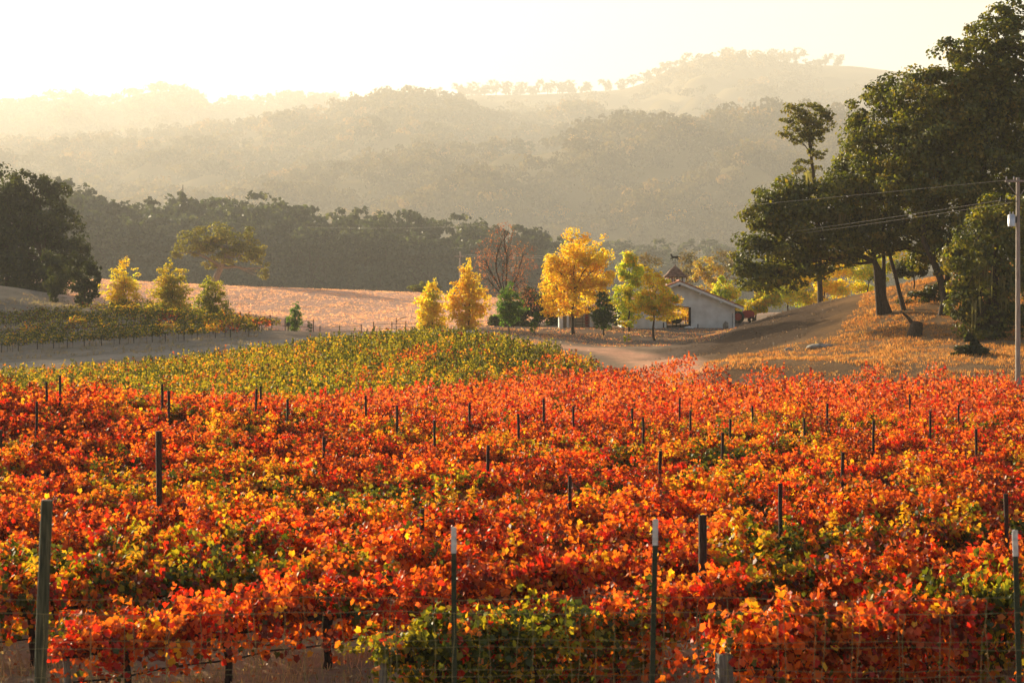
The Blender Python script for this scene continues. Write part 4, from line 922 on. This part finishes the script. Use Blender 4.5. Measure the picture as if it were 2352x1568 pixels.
for q, (px, py) in enumerate(((1065, 486), (1100, 480), (1140, 484), (1180, 480), (1215, 486), (1250, 484), (1290, 486), (1330, 490), (1420, 492), (1480, 484), (1520, 492), (1545, 488), (1580, 490), (1620, 480), (1650, 484), (1680, 476), (1060, 505), (1530, 505), (1600, 508), (1660, 505))):
    tt = np.linspace(0, 1, 400); PP = H4.at(np.full(400, float(px)), tt); ys = HY - (PP[:, 2] - CZ) * F / PP[:, 1]
    x, d, z = [float(v) for v in PP[np.argmin(np.abs(ys - (py + 20)))]]; h = 24 * d / F * random.uniform(1.1, 1.6)
    o = empty('autumn_tree', (x, d, z - h * .1), 'hazy golden tree in the band at the foot of the wooded hill', 'tree', 'golden trees at the foot of the wooded hill'); k = h / 8.8; o.scale = (k * 1.1, k, k)
    link('crown', AUT[q % 3][0], o); link('trunk', AUT[q % 3][1], o)
# pale farmhouse half hidden on the middle hillside
p = H4.at(1115, .9)
fh = empty('farmhouse', tuple(p), 'tiny pale house with low roof among the trees of the hazy hillside', 'house')
m = MB(); m.box(-7, 7, -3, 3, -4, 3); m.build('wall', M_STUCCO, fh)
m = MB(); m.add([(-7.6, -3.6, 3), (7.6, -3.6, 3), (7.6, 0, 4.6), (-7.6, 0, 4.6), (-7.6, 3.6, 3), (7.6, 3.6, 3)], [(0, 1, 2, 3), (3, 2, 5, 4)])
m.add([(-7.6, -3.6, 2.9), (7.6, -3.6, 2.9), (7.6, 3.6, 2.9), (-7.6, 3.6, 2.9)], [(0, 3, 2, 1)]); m.build('roof', M_METAL, fh)
m = MB(); [m.box(x, x + 1.4, -3.06, -3.003, .8, 2.2) for x in (-5, -1, 3)]; m.build('window', M_DARK, fh)

# ------------------------------------------------------------------ the barn
BD = 198.0; s_ = BD / F
bx = lambda px: (px - 1560) * s_
bz = lambda py: -(py - 752.5) * s_
barn_x = GX(1560, BD); barn_z = CZ - (752.5 - HY) * s_
barn = empty('barn', (barn_x, BD, barn_z), 'white stucco barn with clay tile roof, open doorway and roof cupola', 'barn')
XL, XR, ZE, ZA, DEP, T = bx(1432), bx(1688), bz(700), bz(648), 15.0, .25
D0, D1, DZ = bx(1532), bx(1587), bz(705.5)
zl = lambda x: ZA - (ZA - ZE) * abs(x) / XR if x > 0 else ZA - (ZA - ZE) * abs(x) / XR
def wall_sheet(y0, y1, d0, d1, dz):
    m = MB(); xs = [XL, d0, 0.0, d1, XR] if d0 < 0 < d1 else sorted([XL, d0, d1, 0.0, XR])
    for a, b in zip(xs[:-1], xs[1:]):
        z0 = dz if (a >= d0 - 1e-6 and b <= d1 + 1e-6) else -.6
        v = [(x, y, z) for y in (y0, y1) for (x, z) in ((a, z0), (b, z0), (b, zl(b)), (a, zl(a)))]
        m.add(v, [(0, 1, 2, 3), (4, 7, 6, 5), (0, 4, 5, 1), (2, 6, 7, 3), (1, 5, 6, 2), (0, 3, 7, 4)])
    return m
wall_sheet(0, T, D0, D1, DZ).build('front_wall', M_STUCCO, barn)
wall_sheet(DEP - T, DEP, -.35, 3.3, DZ + .35).build('back_wall', M_STUCCO, barn)
m = MB(); m.box(XL, XL + T, T + .003, DEP - T - .003, -.6, zl(XL) - .1); m.build('side_wall', M_STUCCO, barn)
m = MB(); m.box(XR - T, XR, T + .003, DEP - T - .003, -.6, zl(XR) - .1); m.build('side_wall', M_STUCCO, barn)
m = MB(); m.box(D1 - .26, D1 - .003, -.05, .30, -.1, DZ); m.build('sliding_door', M_DARK, barn)
m = MB(); m.box(D0 - .06, D1 - .27, -.03, -.003, DZ, DZ + .07); m.box(D0 - .06, D0 + .0, -.03, -.003, 0, DZ); m.build('door_frame', M_DARK, barn)
m = MB(); m.box(D0 - .3, D1 + .3, -.3, DEP, -.35, -.02); m.build('floor_slab', M_STONE, barn)
def roof_side(sx, xe):
    """tile courses: half-round ridges running down the slope"""
    m = MB(); ny_ = 66; nn = 5; y = np.linspace(-.75, DEP + .75, ny_ * nn + 1); bump = .055 * np.abs(np.sin(np.arange(len(y)) * math.pi / nn))
    xs = np.linspace(0, xe, 9); sl = (ZA - ZE) / XR; V = []
    for i, x in enumerate(xs):
        step = .02 * (i % 2)
        V.append(np.column_stack([np.full(len(y), x), y, ZA + .16 - sl * abs(x) + bump + step]))
    n = len(y); V = np.concatenate(V); i = (np.arange(8)[:, None] * n + np.arange(n - 1)[None]).ravel(); q = np.stack([i, i + 1, i + n + 1, i + n], 1)
    m.add(V, q if sx < 0 else q[:, ::-1])
    W0 = V.copy(); W0[:, 2] = (ZA + .05 - sl * np.abs(W0[:, 0])); m.add(W0, q if sx > 0 else q[:, ::-1])
    a = np.arange(0, 9) * n
    for e in (0, n - 1):
        vv = np.concatenate([V[a + e], W0[a + e]]); m.add(vv, [(k, k + 1, 9 + k + 1, 9 + k) for k in range(8)])
    vv = np.concatenate([V[-n:], W0[-n:]]); m.add(vv, [(k, k + 1, n + k + 1, n + k) for k in range(n - 1)])
    return m
rf = MB()
for a in (roof_side(1, bx(1707)), roof_side(-1, bx(1412))): 
    for V, Q, Mi in zip(a.V, a.Q, a.M): pass
    rf.add(np.concatenate(a.V), np.concatenate(a.Q))
yy = np.linspace(-.8, DEP + .8, 40); rf.tube(np.column_stack([np.zeros(40), yy, np.full(40, ZA + .2) + .02 * (np.arange(40) % 2)]), .13, 8)
rf.build('roof', M_TILE, barn)
sl = (ZA - ZE) / XR
m = MB()
for xe in (bx(1707) - .02, bx(1412) + .02):
    for y0 in (-.74, DEP + .6):
        v = [(x, y, ZA - sl * abs(x) + o) for y in (y0, y0 + .1) for (x, o) in ((0, -.26), (xe, -.26), (xe, .04), (0, .04))]
        m.add(v, [(0, 1, 2, 3), (4, 7, 6, 5), (0, 4, 5, 1), (2, 6, 7, 3), (1, 5, 6, 2), (0, 3, 7, 4)])
m.build('bargeboard', M_TRIM, barn)
for x in (0, 2.35, 4.7, -2.35, -4.7):
    m = MB(); z = ZA - sl * abs(x) - .28; m.box(x - .09, x + .09, -.72, -.003, z - .2, z); m.build('rafter_end', M_DARK if x == 0 else M_TRIM, barn)
# cupola
CYY = 5.0; hw = 1.06
cp_ = MB(); zb_ = ZA - .35; zat = lambda py: CZ + (HY - py) * (BD + CYY) / F - barn_z; zt = zat(634)
wz0, wz1 = zt - .78, zt - .14
for sy in (-1, 1):
    y = CYY + sy * hw; ya, yb = (y, y + .12) if sy < 0 else (y - .12, y)
    cols = [-hw, -.78, -.42, -.18, .18, .42, .78, hw]
    for i in range(7):
        if i in (1, 3, 5): cp_.box(cols[i], cols[i + 1], ya, yb, zb_, wz0); cp_.box(cols[i], cols[i + 1], ya, yb, wz1, zt)
        else: cp_.box(cols[i], cols[i + 1], ya, yb, zb_, zt)
for sx in (-1, 1):
    xa, xb = (-hw, -hw + .12) if sx < 0 else (hw - .12, hw)
    cp_.box(xa, xb, CYY - hw + .121, CYY + hw - .121, zb_, wz0); cp_.box(xa, xb, CYY - hw + .121, CYY + hw - .121, wz1, zt)
    for y0, y1 in ((-hw + .121, -.6), (-.2, .2), (.6, hw - .121)): cp_.box(xa, xb, CYY + y0, CYY + y1, wz0, wz1)
cup = cp_.build('cupola', M_STUCCO, barn)
for i in (1, 3, 5):
    m = MB(); a, b = cols[i], cols[i + 1]; y = CYY - hw
    m.box(a - .03, a + .04, y - .03, y - .003, wz0 - .03, wz1 + .03); m.box(b - .04, b + .03, y - .03, y - .003, wz0 - .03, wz1 + .03); m.box(a + .04, b - .04, y - .03, y - .003, wz1 - .04, wz1 + .03); m.box(a + .04, b - .04, y - .03, y - .003, wz0 - .03, wz0 + .04)
    m.build('window_frame', M_DARK, cup)
ap = zat(611.5); rw = 1.38
m = MB(); n_ = 10
prof = [(0.06, ap), (.3, ap - .2), (.62, ap - .45), (1.0, zt + .22), (rw, zt - .06)]
for (r1, z1), (r2, z2) in zip(prof[:-1], prof[1:]):
    for q in range(4):
        a = q * math.pi / 2 + math.pi / 4; b = a + math.pi / 2
        for k in range(8):
            f0, f1 = k / 8, (k + 1) / 8
            def pt(rr, f, z): 
                A = np.array((math.cos(a), math.sin(a))) * rr * 1.414; B = np.array((math.cos(b), math.sin(b))) * rr * 1.414; p = A * (1 - f) + B * f; return (p[0], CYY + p[1], z)
            e = .03 * (k % 2)
            m.add([pt(r2, f0, z2 + e), pt(r2, f1, z2 + .03 - e), pt(r1, f1, z1 + .03 - e), pt(r1, f0, z1 + e)], [(0, 1, 2, 3)])
m.box(-rw + .02, rw - .02, CYY - rw + .02, CYY + rw - .02, zt - .14, zt - .075)
m.tube([(0, CYY, ap - .1), (0, CYY, ap + .1), (0, CYY, ap + .16)], (.1, .1, .04), 8)
m.build('cupola_roof', M_DARKTILE, cup)
# weathervane: a horse in iron plate on a rod
wv = MB(); wv.tube([(0, CYY, ap), (0, CYY, ap + .45), (0, CYY, ap + .85)], .025, 6); wv.tube([(-.3, CYY, ap + .42), (.3, CYY, ap + .42)], .018, 5)
HZ = ap + .95
body = [((-.42, .10), (-.30, -.02), (.28, -.02), (.38, .12)), ((-.42, .10), (.38, .12), (.30, .24), (-.25, .22)), ((-.42, .10), (-.25, .22), (-.38, .46), (-.52, .40)), ((-.52, .40), (-.38, .46), (-.48, .54), (-.66, .38)),
        ((.30, .22), (.38, .12), (.72, .02), (.64, .14)), ((-.40, .06), (-.30, -.02), (-.52, -.18), (-.56, -.12)), ((-.30, .0), (-.22, .0), (-.30, -.26), (-.36, -.26)), ((.18, .0), (.28, -.02), (.36, -.28), (.30, -.30)), ((.26, .04), (.36, .04), (.52, -.18), (.46, -.22))]
for qd in body:
    v = [(a, CYY + y, HZ + b) for y in (-.025, .025) for a, b in qd]
    wv.add(v, [(0, 1, 2, 3), (7, 6, 5, 4), (0, 4, 5, 1), (1, 5, 6, 2), (2, 6, 7, 3), (3, 7, 4, 0)])
w_ = wv.build('weathervane', M_IRON, cup)
# the low stable wing left of the barn
wing = empty('stable_wing', (GX(1350, 199), 199, barn_z), 'low stable front with pale posts half hidden behind the biggest yellow tree', 'stable')
wxx = lambda px: (px - 1350) * s_
m = MB(); m.box(wxx(1284), wxx(1408), 3.8, 4.0, -.5, 2.3); m.box(wxx(1284), wxx(1284) + .2, 0, 3.795, -.5, 2.3); m.build('wall', M_STUCCO, wing)
v = [(x, y, z) for (y, z) in ((-.7, 2.34), (4.4, 3.0), (4.4, 3.15), (-.7, 2.5)) for x in (wxx(1278), wxx(1410))]
m = MB(); m.add(v, [(0, 1, 3, 2), (4, 6, 7, 5)[::-1], (0, 6, 7, 1)[::-1], (2, 3, 5, 4), (0, 2, 4, 6), (1, 7, 5, 3)]); m.build('roof', M_TILE, wing)
for px in (1290, 1304, 1358, 1402):
    m = MB(); m.box(wxx(px) - .14, wxx(px) + .14, -.14, .14, -.4, 2.33); m.build('post', M_TRIM, wing)
m = MB()
for z in (.3, .65, 1.0, 1.35, 1.7): m.tube([(wxx(1322), 0, z), (wxx(1352), 0, z)], .035, 6)
for px in (1322, 1338, 1352): m.tube([(wxx(px), 0, .1), (wxx(px), 0, 1.85)], .04, 6)
m.build('gate', M_GREYPOST, wing)
m = MB(); m.box(wxx(1344), wxx(1354), .2, .3, 0, 2.2); m.build('door', M_RED, wing)

# things beside the barn
wb = empty('wheelbarrow', (GX(1553.5, 199.5), 199.5, barn_z), 'dark wheelbarrow standing in the open doorway of the barn', 'wheelbarrow')
def taper(m, b, t, z0, z1): 
    v = [(-b[0], -b[1], z0), (b[0], -b[1], z0), (-b[0], b[1], z0), (b[0], b[1], z0), (-t[0], -t[1], z1), (t[0], -t[1], z1), (-t[0], t[1], z1), (t[0], t[1], z1)]
    return m.add(v, [(0, 2, 3, 1), (0, 1, 5, 4), (2, 6, 7, 3), (0, 4, 6, 2), (1, 3, 7, 5)])
m = MB(); taper(m, (.38, .42), (.66, .7), .48, 1.0); taper(m, (.36, .40), (.64, .68), .5, .995); m.build('tray', M_IRON, wb)
m = MB(); [m.tube([(sx * .42, -.2, -.02), (sx * .42, -.2, .5)], .06, 6) for sx in (-1, 1)]; m.tube([(-.42, -.2, .24), (.42, -.2, .24)], .03, 6); m.build('leg', M_IRON, wb)
m = MB(); [m.tube([(sx * .3, .7, .45), (sx * .38, -.9, .62)], .03, 6) for sx in (-1, 1)]; m.build('handle', M_POST, wb)
th = np.linspace(0, 2 * math.pi, 17); m = MB(); m.tube(np.column_stack([0 * th + .05, .75 + .22 * np.cos(th), .24 + .22 * np.sin(th)]), .06, 6, cap=False); m.build('wheel', M_RUBBER, wb)
rail = empty('rail_fence', (GX(1560, 215), 215, barn_z), 'dark rail fence seen through the open barn doorway', 'fence')
m = MB()
for z in (.7, 1.05): m.tube([(-2.6, 0, z), (2.6, 0, z)], .035, 6)
m.build('rail', M_POST, rail)
for x in (-2.6, -.9, .8, 2.6): m = MB(); m.box(x - .05, x + .05, -.05, .05, -.3, 1.15); m.build('post', M_POST, rail)
def rockmesh(seed, sc, sub=10):
    r = np.random.default_rng(seed); u = np.linspace(0, 2 * math.pi, sub + 1)[:-1]; v = np.linspace(-1.35, 1.45, 7); V = []
    for a in v:
        rr = math.cos(a); V.append(np.column_stack([np.cos(u) * rr, np.sin(u) * rr, np.full(sub, math.sin(a))]))
    V = np.concatenate(V); V = V * (1 + r.normal(0, .09, (len(V), 1)) + .12 * smoothnoise(V[:, :1], V[:, 1:2] + V[:, 2:], seed, 2)) * np.array(sc); i = np.arange(sub); j = (i + 1) % sub
    Q = np.concatenate([np.stack([k * sub + i, k * sub + j, (k + 1) * sub + j, (k + 1) * sub + i], 1) for k in range(6)])
    m = MB(); m.add(V, Q); c = 6 * sub; m.add(V[c:], [(0, 1, 2, 3), (0, 3, 4, 5), (0, 5, 6, 7), (0, 7, 8, 9)]); return m
x = GX(1667, 195); tag(rockmesh(3, (.3, .26, .55)).build('stone', M_STONE, None, (x, 195, zg(x, 195) + .4), True), 'upright grey stone against the right end of the barn wall', 'stone')
x = GX(1682, 195.5); tag(MB().tube([(0, 0, -.4), (.01, 0, .8), (0, 0, 1.75)], .03, 6).build('metal_stake', M_IRON, None, (x, 195.5, zg(x, 195.5))), 'thin dark stake beside the upright stone at the barn corner', 'stake')
x = GX(1603, 197.3); tag(MB().tube([(0, 0, -.3), (0, 0, .45), (.0, -.1, .5)], .06, 6).build('standpipe', M_IRON, None, (x, 197.3, zg(x, 197.3))), 'short dark standpipe right of the barn doorway', 'pipe', 'short pipes along the barn wall')
x = GX(1524, 197.3); tag(MB().tube([(0, 0, -.3), (0, 0, .55), (.0, -.1, .6)], .07, 6).build('standpipe', M_IRON, None, (x, 197.3, zg(x, 197.3))), 'short dark standpipe left of the barn doorway', 'pipe', 'short pipes along the barn wall')
x = GX(1583, 197); tag(rockmesh(9, (.55, .35, .16)).build('feed_sack', M_TRIM, None, (x, 197, zg(x, 197) + .12), True), 'slumped pale sack lying at the right jamb of the doorway', 'sack')
# tractor behind the corner
tr = empty('tractor', (GX(1700, 207), 207, zg(GX(1700, 207), 207)), 'dark red tractor half hidden behind the right corner of the barn', 'tractor')
def wheel(m, x, y, r_, w):
    th = np.linspace(0, 2 * math.pi, 21); m.tube(np.column_stack([x + (r_ - .14) * np.cos(th), y + 0 * th, r_ + (r_ - .14) * np.sin(th)]), .16 if r_ > .5 else .1, 8, cap=False)
for y in (-.75, .75):
    m = MB(); wheel(m, -.35, y, .75, .3); o = m.build('wheel', M_RUBBER, tr); m = MB(); m.tube([(-.35, y - .06, .75), (-.35, y + .06, .75)], (.45, .45), 12); m.build('rim', M_RED, o)
    m = MB(); wheel(m, 1.35, y * .85, .42, .2); m.build('wheel', M_RUBBER, tr)
m = MB(); k = np.linspace(0, 1, 9)
for a, b in zip(k[:-1], k[1:]):
    za, zb2 = 1.25 + .3 * math.sin(math.pi * a) ** .5, 1.25 + .3 * math.sin(math.pi * b) ** .5; xa, xb = .1 + 1.55 * a, .1 + 1.55 * b
    v = [(x, y, z) for (x, zz) in ((xa, za), (xb, zb2)) for (y, z) in ((-.36, .6), (.36, .6), (.36, zz), (-.36, zz))]
    m.add(v, [(0, 3, 7, 4), (1, 5, 6, 2), (3, 2, 6, 7), (0, 4, 5, 1), (0, 1, 2, 3), (4, 7, 6, 5)])
m.build('hood', M_RED, tr)
m = MB(); m.box(-.75, .1, -.4, .4, .6, 1.1); m.box(-.6, -.2, -.25, .25, 1.1, 1.25); m.box(-.7, -.6, -.25, .25, 1.1, 1.7); m.build('seat', M_IRON, tr)
m = MB(); m.tube([(.9, .2, 1.4), (.9, .2, 2.0)], .05, 6); m.build('exhaust_pipe', M_IRON, tr)

# rocks and stump on the oak hill
for px, py, sc, nm, lab in ((1885, 800, (1.2, .7, .28), 'boulder', 'flat pale rock lying in dry grass on the oak hill'), (1812, 806, (.35, .3, .2), 'boulder', 'small dark rock left of the flat pale one on the oak hill')):
    x, y, z = rayground(px, py, 115); tag(rockmesh(int(px), sc).build(nm, M_STONE, None, (x, y, z + .05), True), lab, 'rock')
x, y, z = rayground(2100, 772, 115)
st = empty('tree_stump', (x, y, z), 'dark stump leaning in grass below the spreading oak trunks', 'stump')
m = MB(); m.tube([(0, 0, -.4), (.05, 0, .3), (.2, 0, .9), (.25, 0, 1.15)], (.75, .6, .5, .42), 11); m.build('trunk', M_BARK, st, smooth=True)
m = MB(); m.tube([(.1, 0, .7), (-.5, .1, 1.5), (-1.1, .1, 2.0)], (.2, .14, .06), 7); m.build('limb', M_BARK, st, smooth=True)

# ------------------------------------------------------------------ fence along the meadow, box on a post
mf = [(520, 742, 218), (555, 746, 217), (590, 750, 216), (655, 758, 215), (720, 770, 214), (855, 778, 205), (960, 764, 214)]
pp = [(518, 220), (552, 219), (588, 218), (655, 217), (720, 216)]
def farm_fence(pts, h, label, name, wire_z, stretch_top=None):
    base = pts[0]; X = [GX(a, d) for a, d in pts]; o = empty(name, (X[0], base[1], zg(X[0], base[1])), label, 'fence')
    P = np.array([(x - X[0], d - base[1], zg(x, d) - zg(X[0], base[1])) for x, (a, d) in zip(X, pts)])
    for p in P: MB().tube([p + np.array((0, 0, -.3)), p + np.array((0, 0, h * .5)), p + np.array((0, 0, h))], .06, 6).build('post', M_POST, o)
    m = MB()
    for z in wire_z: m.tube(P + np.array((0, 0, z)), .022, 5, cap=False)
    m.build('wire', M_IRON, o); return o
farm_fence(pp, 1.9, 'thin dark post and wire fence at the left front edge of the meadow', 'wire_fence', (.9, 1.7))
farm_fence([(858, 213), (900, 213), (932, 212), (966, 212)], 1.5, 'short dark post and rail fence below the small yellow tree at the meadow', 'rail_fence', (.6, 1.2))
farm_fence([(735, 219), (780, 218), (830, 216)], 1.3, 'faint wire fence at the middle of the meadow front', 'wire_fence', (.5, 1.1))
farm_fence([(1060, 214), (1100, 216), (1140, 218), (1180, 219), (1215, 220)], 1.2, 'low dark rail fence under the reddish bare tree', 'rail_fence', (.45, 1.0))
arch = empty('gate', (GX(940, 214), 214, zg(GX(940, 214), 214)), 'dark arched pipe gate at the front of the meadow', 'gate')
th = np.linspace(0, math.pi, 13); MB().tube(np.column_stack([1.6 * np.cos(th), 0 * th, 1.3 + .7 * np.sin(th)]), .035, 6).build('arch', M_IRON, arch)
for x in (-1.6, 1.6): MB().tube([(x, 0, -.3), (x, 0, 1.9)], .05, 6).build('post', M_IRON, arch)
m = MB(); [m.tube([(-1.6, 0, z), (1.6, 0, z)], .025, 5) for z in (.4, .8, 1.2)]; m.build('rail', M_IRON, arch)
mbx = empty('mailbox', (GX(662, 219), 219, zg(GX(662, 219), 219)), 'small dark box on a post left of the bright green tree', 'mailbox')
m = MB(); k = np.linspace(0, math.pi, 7); ring = [(-.22, 1.05)] + [(-.22 * math.cos(a), 1.3 + .2 * math.sin(a)) for a in k] + [(.22, 1.05)]
n = len(ring); V = [(a, y, z) for y in (-.4, .4) for a, z in ring]; m.add(V, [(i, (i + 1) % n, n + (i + 1) % n, n + i) for i in range(n)] + [(0, n - 1, n - 2, 1), (1, n - 2, n - 3, 2), (2, n - 3, n - 4, 3)] + [(n + 1, 2 * n - 2, 2 * n - 1, n), (n + 2, 2 * n - 3, 2 * n - 2, n + 1), (n + 3, 2 * n - 4, 2 * n - 3, n + 2)]); m.build('box', M_IRON, mbx)
m = MB(); m.box(-.06, .06, -.06, .06, -.3, 1.048); m.build('post', M_POST, mbx)

# ------------------------------------------------------------------ utility poles and lines
PD = 112.0; px0 = GX(2338, PD); pz0 = zg(px0, PD); ps = PD / F
up = empty('utility_pole', (px0, PD, pz0), 'tall wooden utility pole with crossarm and transformer at the right edge', 'utility pole')
zt = CZ - (408 - HY) * ps - pz0
MB().tube([(0, 0, -.5), (0, 0, zt * .5), (0, 0, zt)], (.17, .15, .12), 10).build('pole', M_POLE, up, smooth=True)
arm = MB(); arm.box(-.85, .95, -.17, -.06, zt - .30, zt - .16)
for sx in (-1, 1): arm.tube([(sx * .75, -.12, zt - .3), (sx * .04, -.12, zt - 1.25)], .025, 5)
ar = arm.build('crossarm', M_POLE, up)
for x in (-.78, -.3, .5, .88): MB().tube([(x, -.115, zt - .16), (x, -.115, zt - .05), (x, -.115, zt + .06)], (.03, .055, .035), 7).build('insulator', M_CERAMIC, ar)
tz = CZ - (505 - HY) * ps - pz0
t = MB(); t.tube([(-.42, -.05, tz - .42), (-.42, -.05, tz + .3), (-.42, -.05, tz + .36)], (.24, .24, .14), 14); tf = t.build('transformer', M_METAL, up, smooth=True)
m = MB(); m.box(-.22, -.1, -.1, .0, tz - .2, tz + .2); m.build('bracket', M_IRON, tf)
m = MB(); [m.tube([(-.42 + q, -.05, tz + .33), (-.42 + q, -.05, tz + .52)], .035, 6) for q in (-.1, .1)]; m.build('bushing', M_CERAMIC, tf)
wz = CZ - (462 - HY) * ps - pz0
m = MB(); m.tube([(-1.1, -.1, wz + .05), (-.1, -.1, wz - .02)], .04, 6); m.tube([(-1.15, -.1, wz - .05), (-1.1, -.1, wz + .25)], .06, 6); m.tube([(-.8, -.1, wz - .1), (-.75, -.1, wz + .15)], .06, 6); m.build('cutout_switch', M_IRON, up)
fpd = 335.0; fx0 = GX(1057, fpd); fz0 = zg(fx0, fpd)
fp = empty('utility_pole', (fx0, fpd, fz0), 'faint distant utility pole between the yellow trees and the hazy treeline', 'utility pole')
ft = CZ - (578 - HY) * fpd / F - fz0
MB().tube([(0, 0, -.5), (0, 0, ft)], (.2, .15), 8).build('pole', M_POLE, fp); m = MB(); m.box(-1.1, 1.1, -.1, .1, ft - 1.0, ft - .8); m.build('crossarm', M_POLE, fp)
def wire(a, b, sag, label, grp, rad=.013):
    t = np.linspace(0, 1, 40)[:, None]; P = a * (1 - t) + b * t - np.array((0, 0, 1)) * sag * 4 * t * (1 - t)
    tag(MB().tube(P, rad, 4, cap=False).build('power_line', M_CABLE), label, 'power line', grp)
wire(W(2305, 459, PD - .1), W(1057, 584, fpd), 1.6, 'upper of the two cables running left from the near utility pole across the oak', 'cables from the near pole')
wire(W(2325, 465, PD + .3), W(1057, 588, fpd), 1.6, 'lower of the two cables running left from the near utility pole across the oak', 'cables from the near pole')
wire(W(1057, 584, fpd), W(-220, 560, 250), 1.4, 'upper of the two cables crossing the dark trees on the left', 'cables to the left edge', .018)
wire(W(1057, 589, fpd), W(-220, 576, 250), 1.4, 'lower of the two cables crossing the dark trees on the left', 'cables to the left edge', .018)
wire(W(2312, 414, PD - .1), W(700, 520, 420), 1.5, 'single thin cable from the crossarm, faint against the wooded hill', None, .011)
wire(W(2352, 414, PD - .1), W(2800, 360, 80), .3, 'short cable leaving the crossarm through the right edge', None, .018)

# ------------------------------------------------------------------ grass, litter
def litter(pts_n, x0, x1, y0, y1, poly, pal, size, name, label, seed, mat=M_LITTER, lift=.02):
    r = np.random.default_rng(seed); x = r.uniform(x0, x1, pts_n); y = r.uniform(y0, y1, pts_n)
    if poly is not None: k = (sdist(x, y, poly) > 0) & (smoothnoise(x, y, seed + 70, 7) + r.normal(0, .5, len(x)) > .15); x, y = x[k], y[k]
    C = np.stack([x, y, zg(x, y) + lift + r.uniform(0, .04, len(x))], 1); N = np.array((0, 0, 1.0)) + r.normal(0, .7, C.shape)
    V, Q = kites(C, N, r.uniform(.6, 1.3, len(C)) * size, r, .8); tag(link(name, quad_mesh(name, V, Q, np.repeat(jit(pick(pal, len(C), r), r), 4, 0), mat)), label, 'leaf litter' if 'leaves' in name else 'grass', kind='stuff')
litter(16000, -14, 14, 19, 40, None, [((.45, .20, .08), 3), ((.50, .15, .05), 2), ((.55, .40, .24), 4), ((.60, .42, .2), 2)], .09, 'fallen_leaves', 'dry fallen vine leaves on the ground under the front rows', 1)
litter(17000, -6, 24, 162, 200, [(-4, 190), (0, 172), (9, 168), (20, 168), (26, 190), (24, 196), (0, 197)], [((.85, .42, .16), 3), ((.80, .30, .13), 3), ((.85, .55, .2), 2)], .15, 'fallen_leaves', 'orange fallen leaves strewn on the bank below the yard trees', 2, lift=.06)

litter(5000, 8, 40, 140, 200, BARE_SHADED, [((.22, .145, .09), 3), ((.28, .18, .10), 1.5), ((.11, .075, .05), 3)], .2, 'fallen_leaves', 'brown clods and dead leaves on the bare slope right of the barn', 3, lift=.05)
def tufts(n, x0, x1, y0, y1, poly, pal, h, name, label, seed, w=.02, blades=5):
    r = np.random.default_rng(seed); x = r.uniform(x0, x1, n); y = r.uniform(y0, y1, n); k = np.ones(n, bool)
    if poly is not None: k &= sdist(x, y, poly) > 0
    k &= smoothnoise(x, y, seed, 5) + r.normal(0, .4, n) > -.3; x, y = x[k], y[k]; n = len(x)
    X = np.repeat(x, blades) + r.normal(0, .12, n * blades); Y = np.repeat(y, blades) + r.normal(0, .12, n * blades); Z = np.repeat(zg(x, y), blades) - .05; m = len(X)
    H = np.repeat(r.uniform(.6, 1.3, n) * h, blades) * r.uniform(.6, 1.2, m); th = r.uniform(0, math.pi, m); ux, uy = np.cos(th) * w, np.sin(th) * w; lx, ly = r.normal(0, .3, (2, m)) * H
    V = np.stack([np.stack([X - ux, Y - uy, Z], 1), np.stack([X + ux, Y + uy, Z], 1), np.stack([X + ux * .5 + lx, Y + uy * .5 + ly, Z + H], 1), np.stack([X - ux * .5 + lx, Y - uy * .5 + ly, Z + H], 1)], 1).reshape(-1, 3)
    c = np.repeat(jit(pick(pal, n, r), r), blades * 4, 0); tag(link(name, quad_mesh(name, V, np.arange(4 * m).reshape(m, 4), c, M_GRASS)), label, 'grass', kind='stuff')
STR = [((.66, .30, .085), 3), ((.56, .28, .09), 3), ((.38, .19, .07), 2), ((.66, .38, .14), 1)]
tufts(34000, 10, 62, 110, 178, [(13, 124), (34, 112), (62, 106), (62, 176), (36, 177), (33, 166), (28, 150), (18, 144)], STR, .2, 'dry_grass', 'dry orange-brown grass on the slope under the oaks', 12, .03)
tufts(30000, -85, 12, 212, 350, MEADOW, [((.86, .52, .34), 3), ((.78, .47, .30), 2), ((.64, .39, .24), 1)], .17, 'dry_grass', 'pale dry stubble all over the pink meadow', 13, .05, 4)
tufts(11000, -12, 12, 13, 34, None, [((.55, .38, .21), 3), ((.42, .29, .16), 2), ((.20, .20, .08), .7)], .2, 'dry_grass', 'short straw along the foreground fence and row ends', 14, .010, 6)
tufts(5000, -75, -28, 180, 270, LEFTS, [((.34, .27, .17), 3), ((.28, .24, .14), 2)], .3, 'dry_grass', 'dull dry grass between the thin vines on the left slope', 15, .04, 4)

# ------------------------------------------------------------------ haze
m, nt, out = nodes('haze')
v = nt.nodes.new('ShaderNodeVolumePrincipled')
v.inputs['Color'].default_value = (1.0, .955, .86, 1); v.inputs['Density'].default_value = HAZE_DENSITY; v.inputs['Anisotropy'].default_value = HAZE_G
nt.links.new(v.outputs[0], out.inputs['Volume'])
b = MB(); b.box(-10500, 10500, -200, 12500, -16, 1040)
hz = b.build('haze', m); tag(hz, 'thin golden haze filling the whole valley', 'haze', kind='stuff')
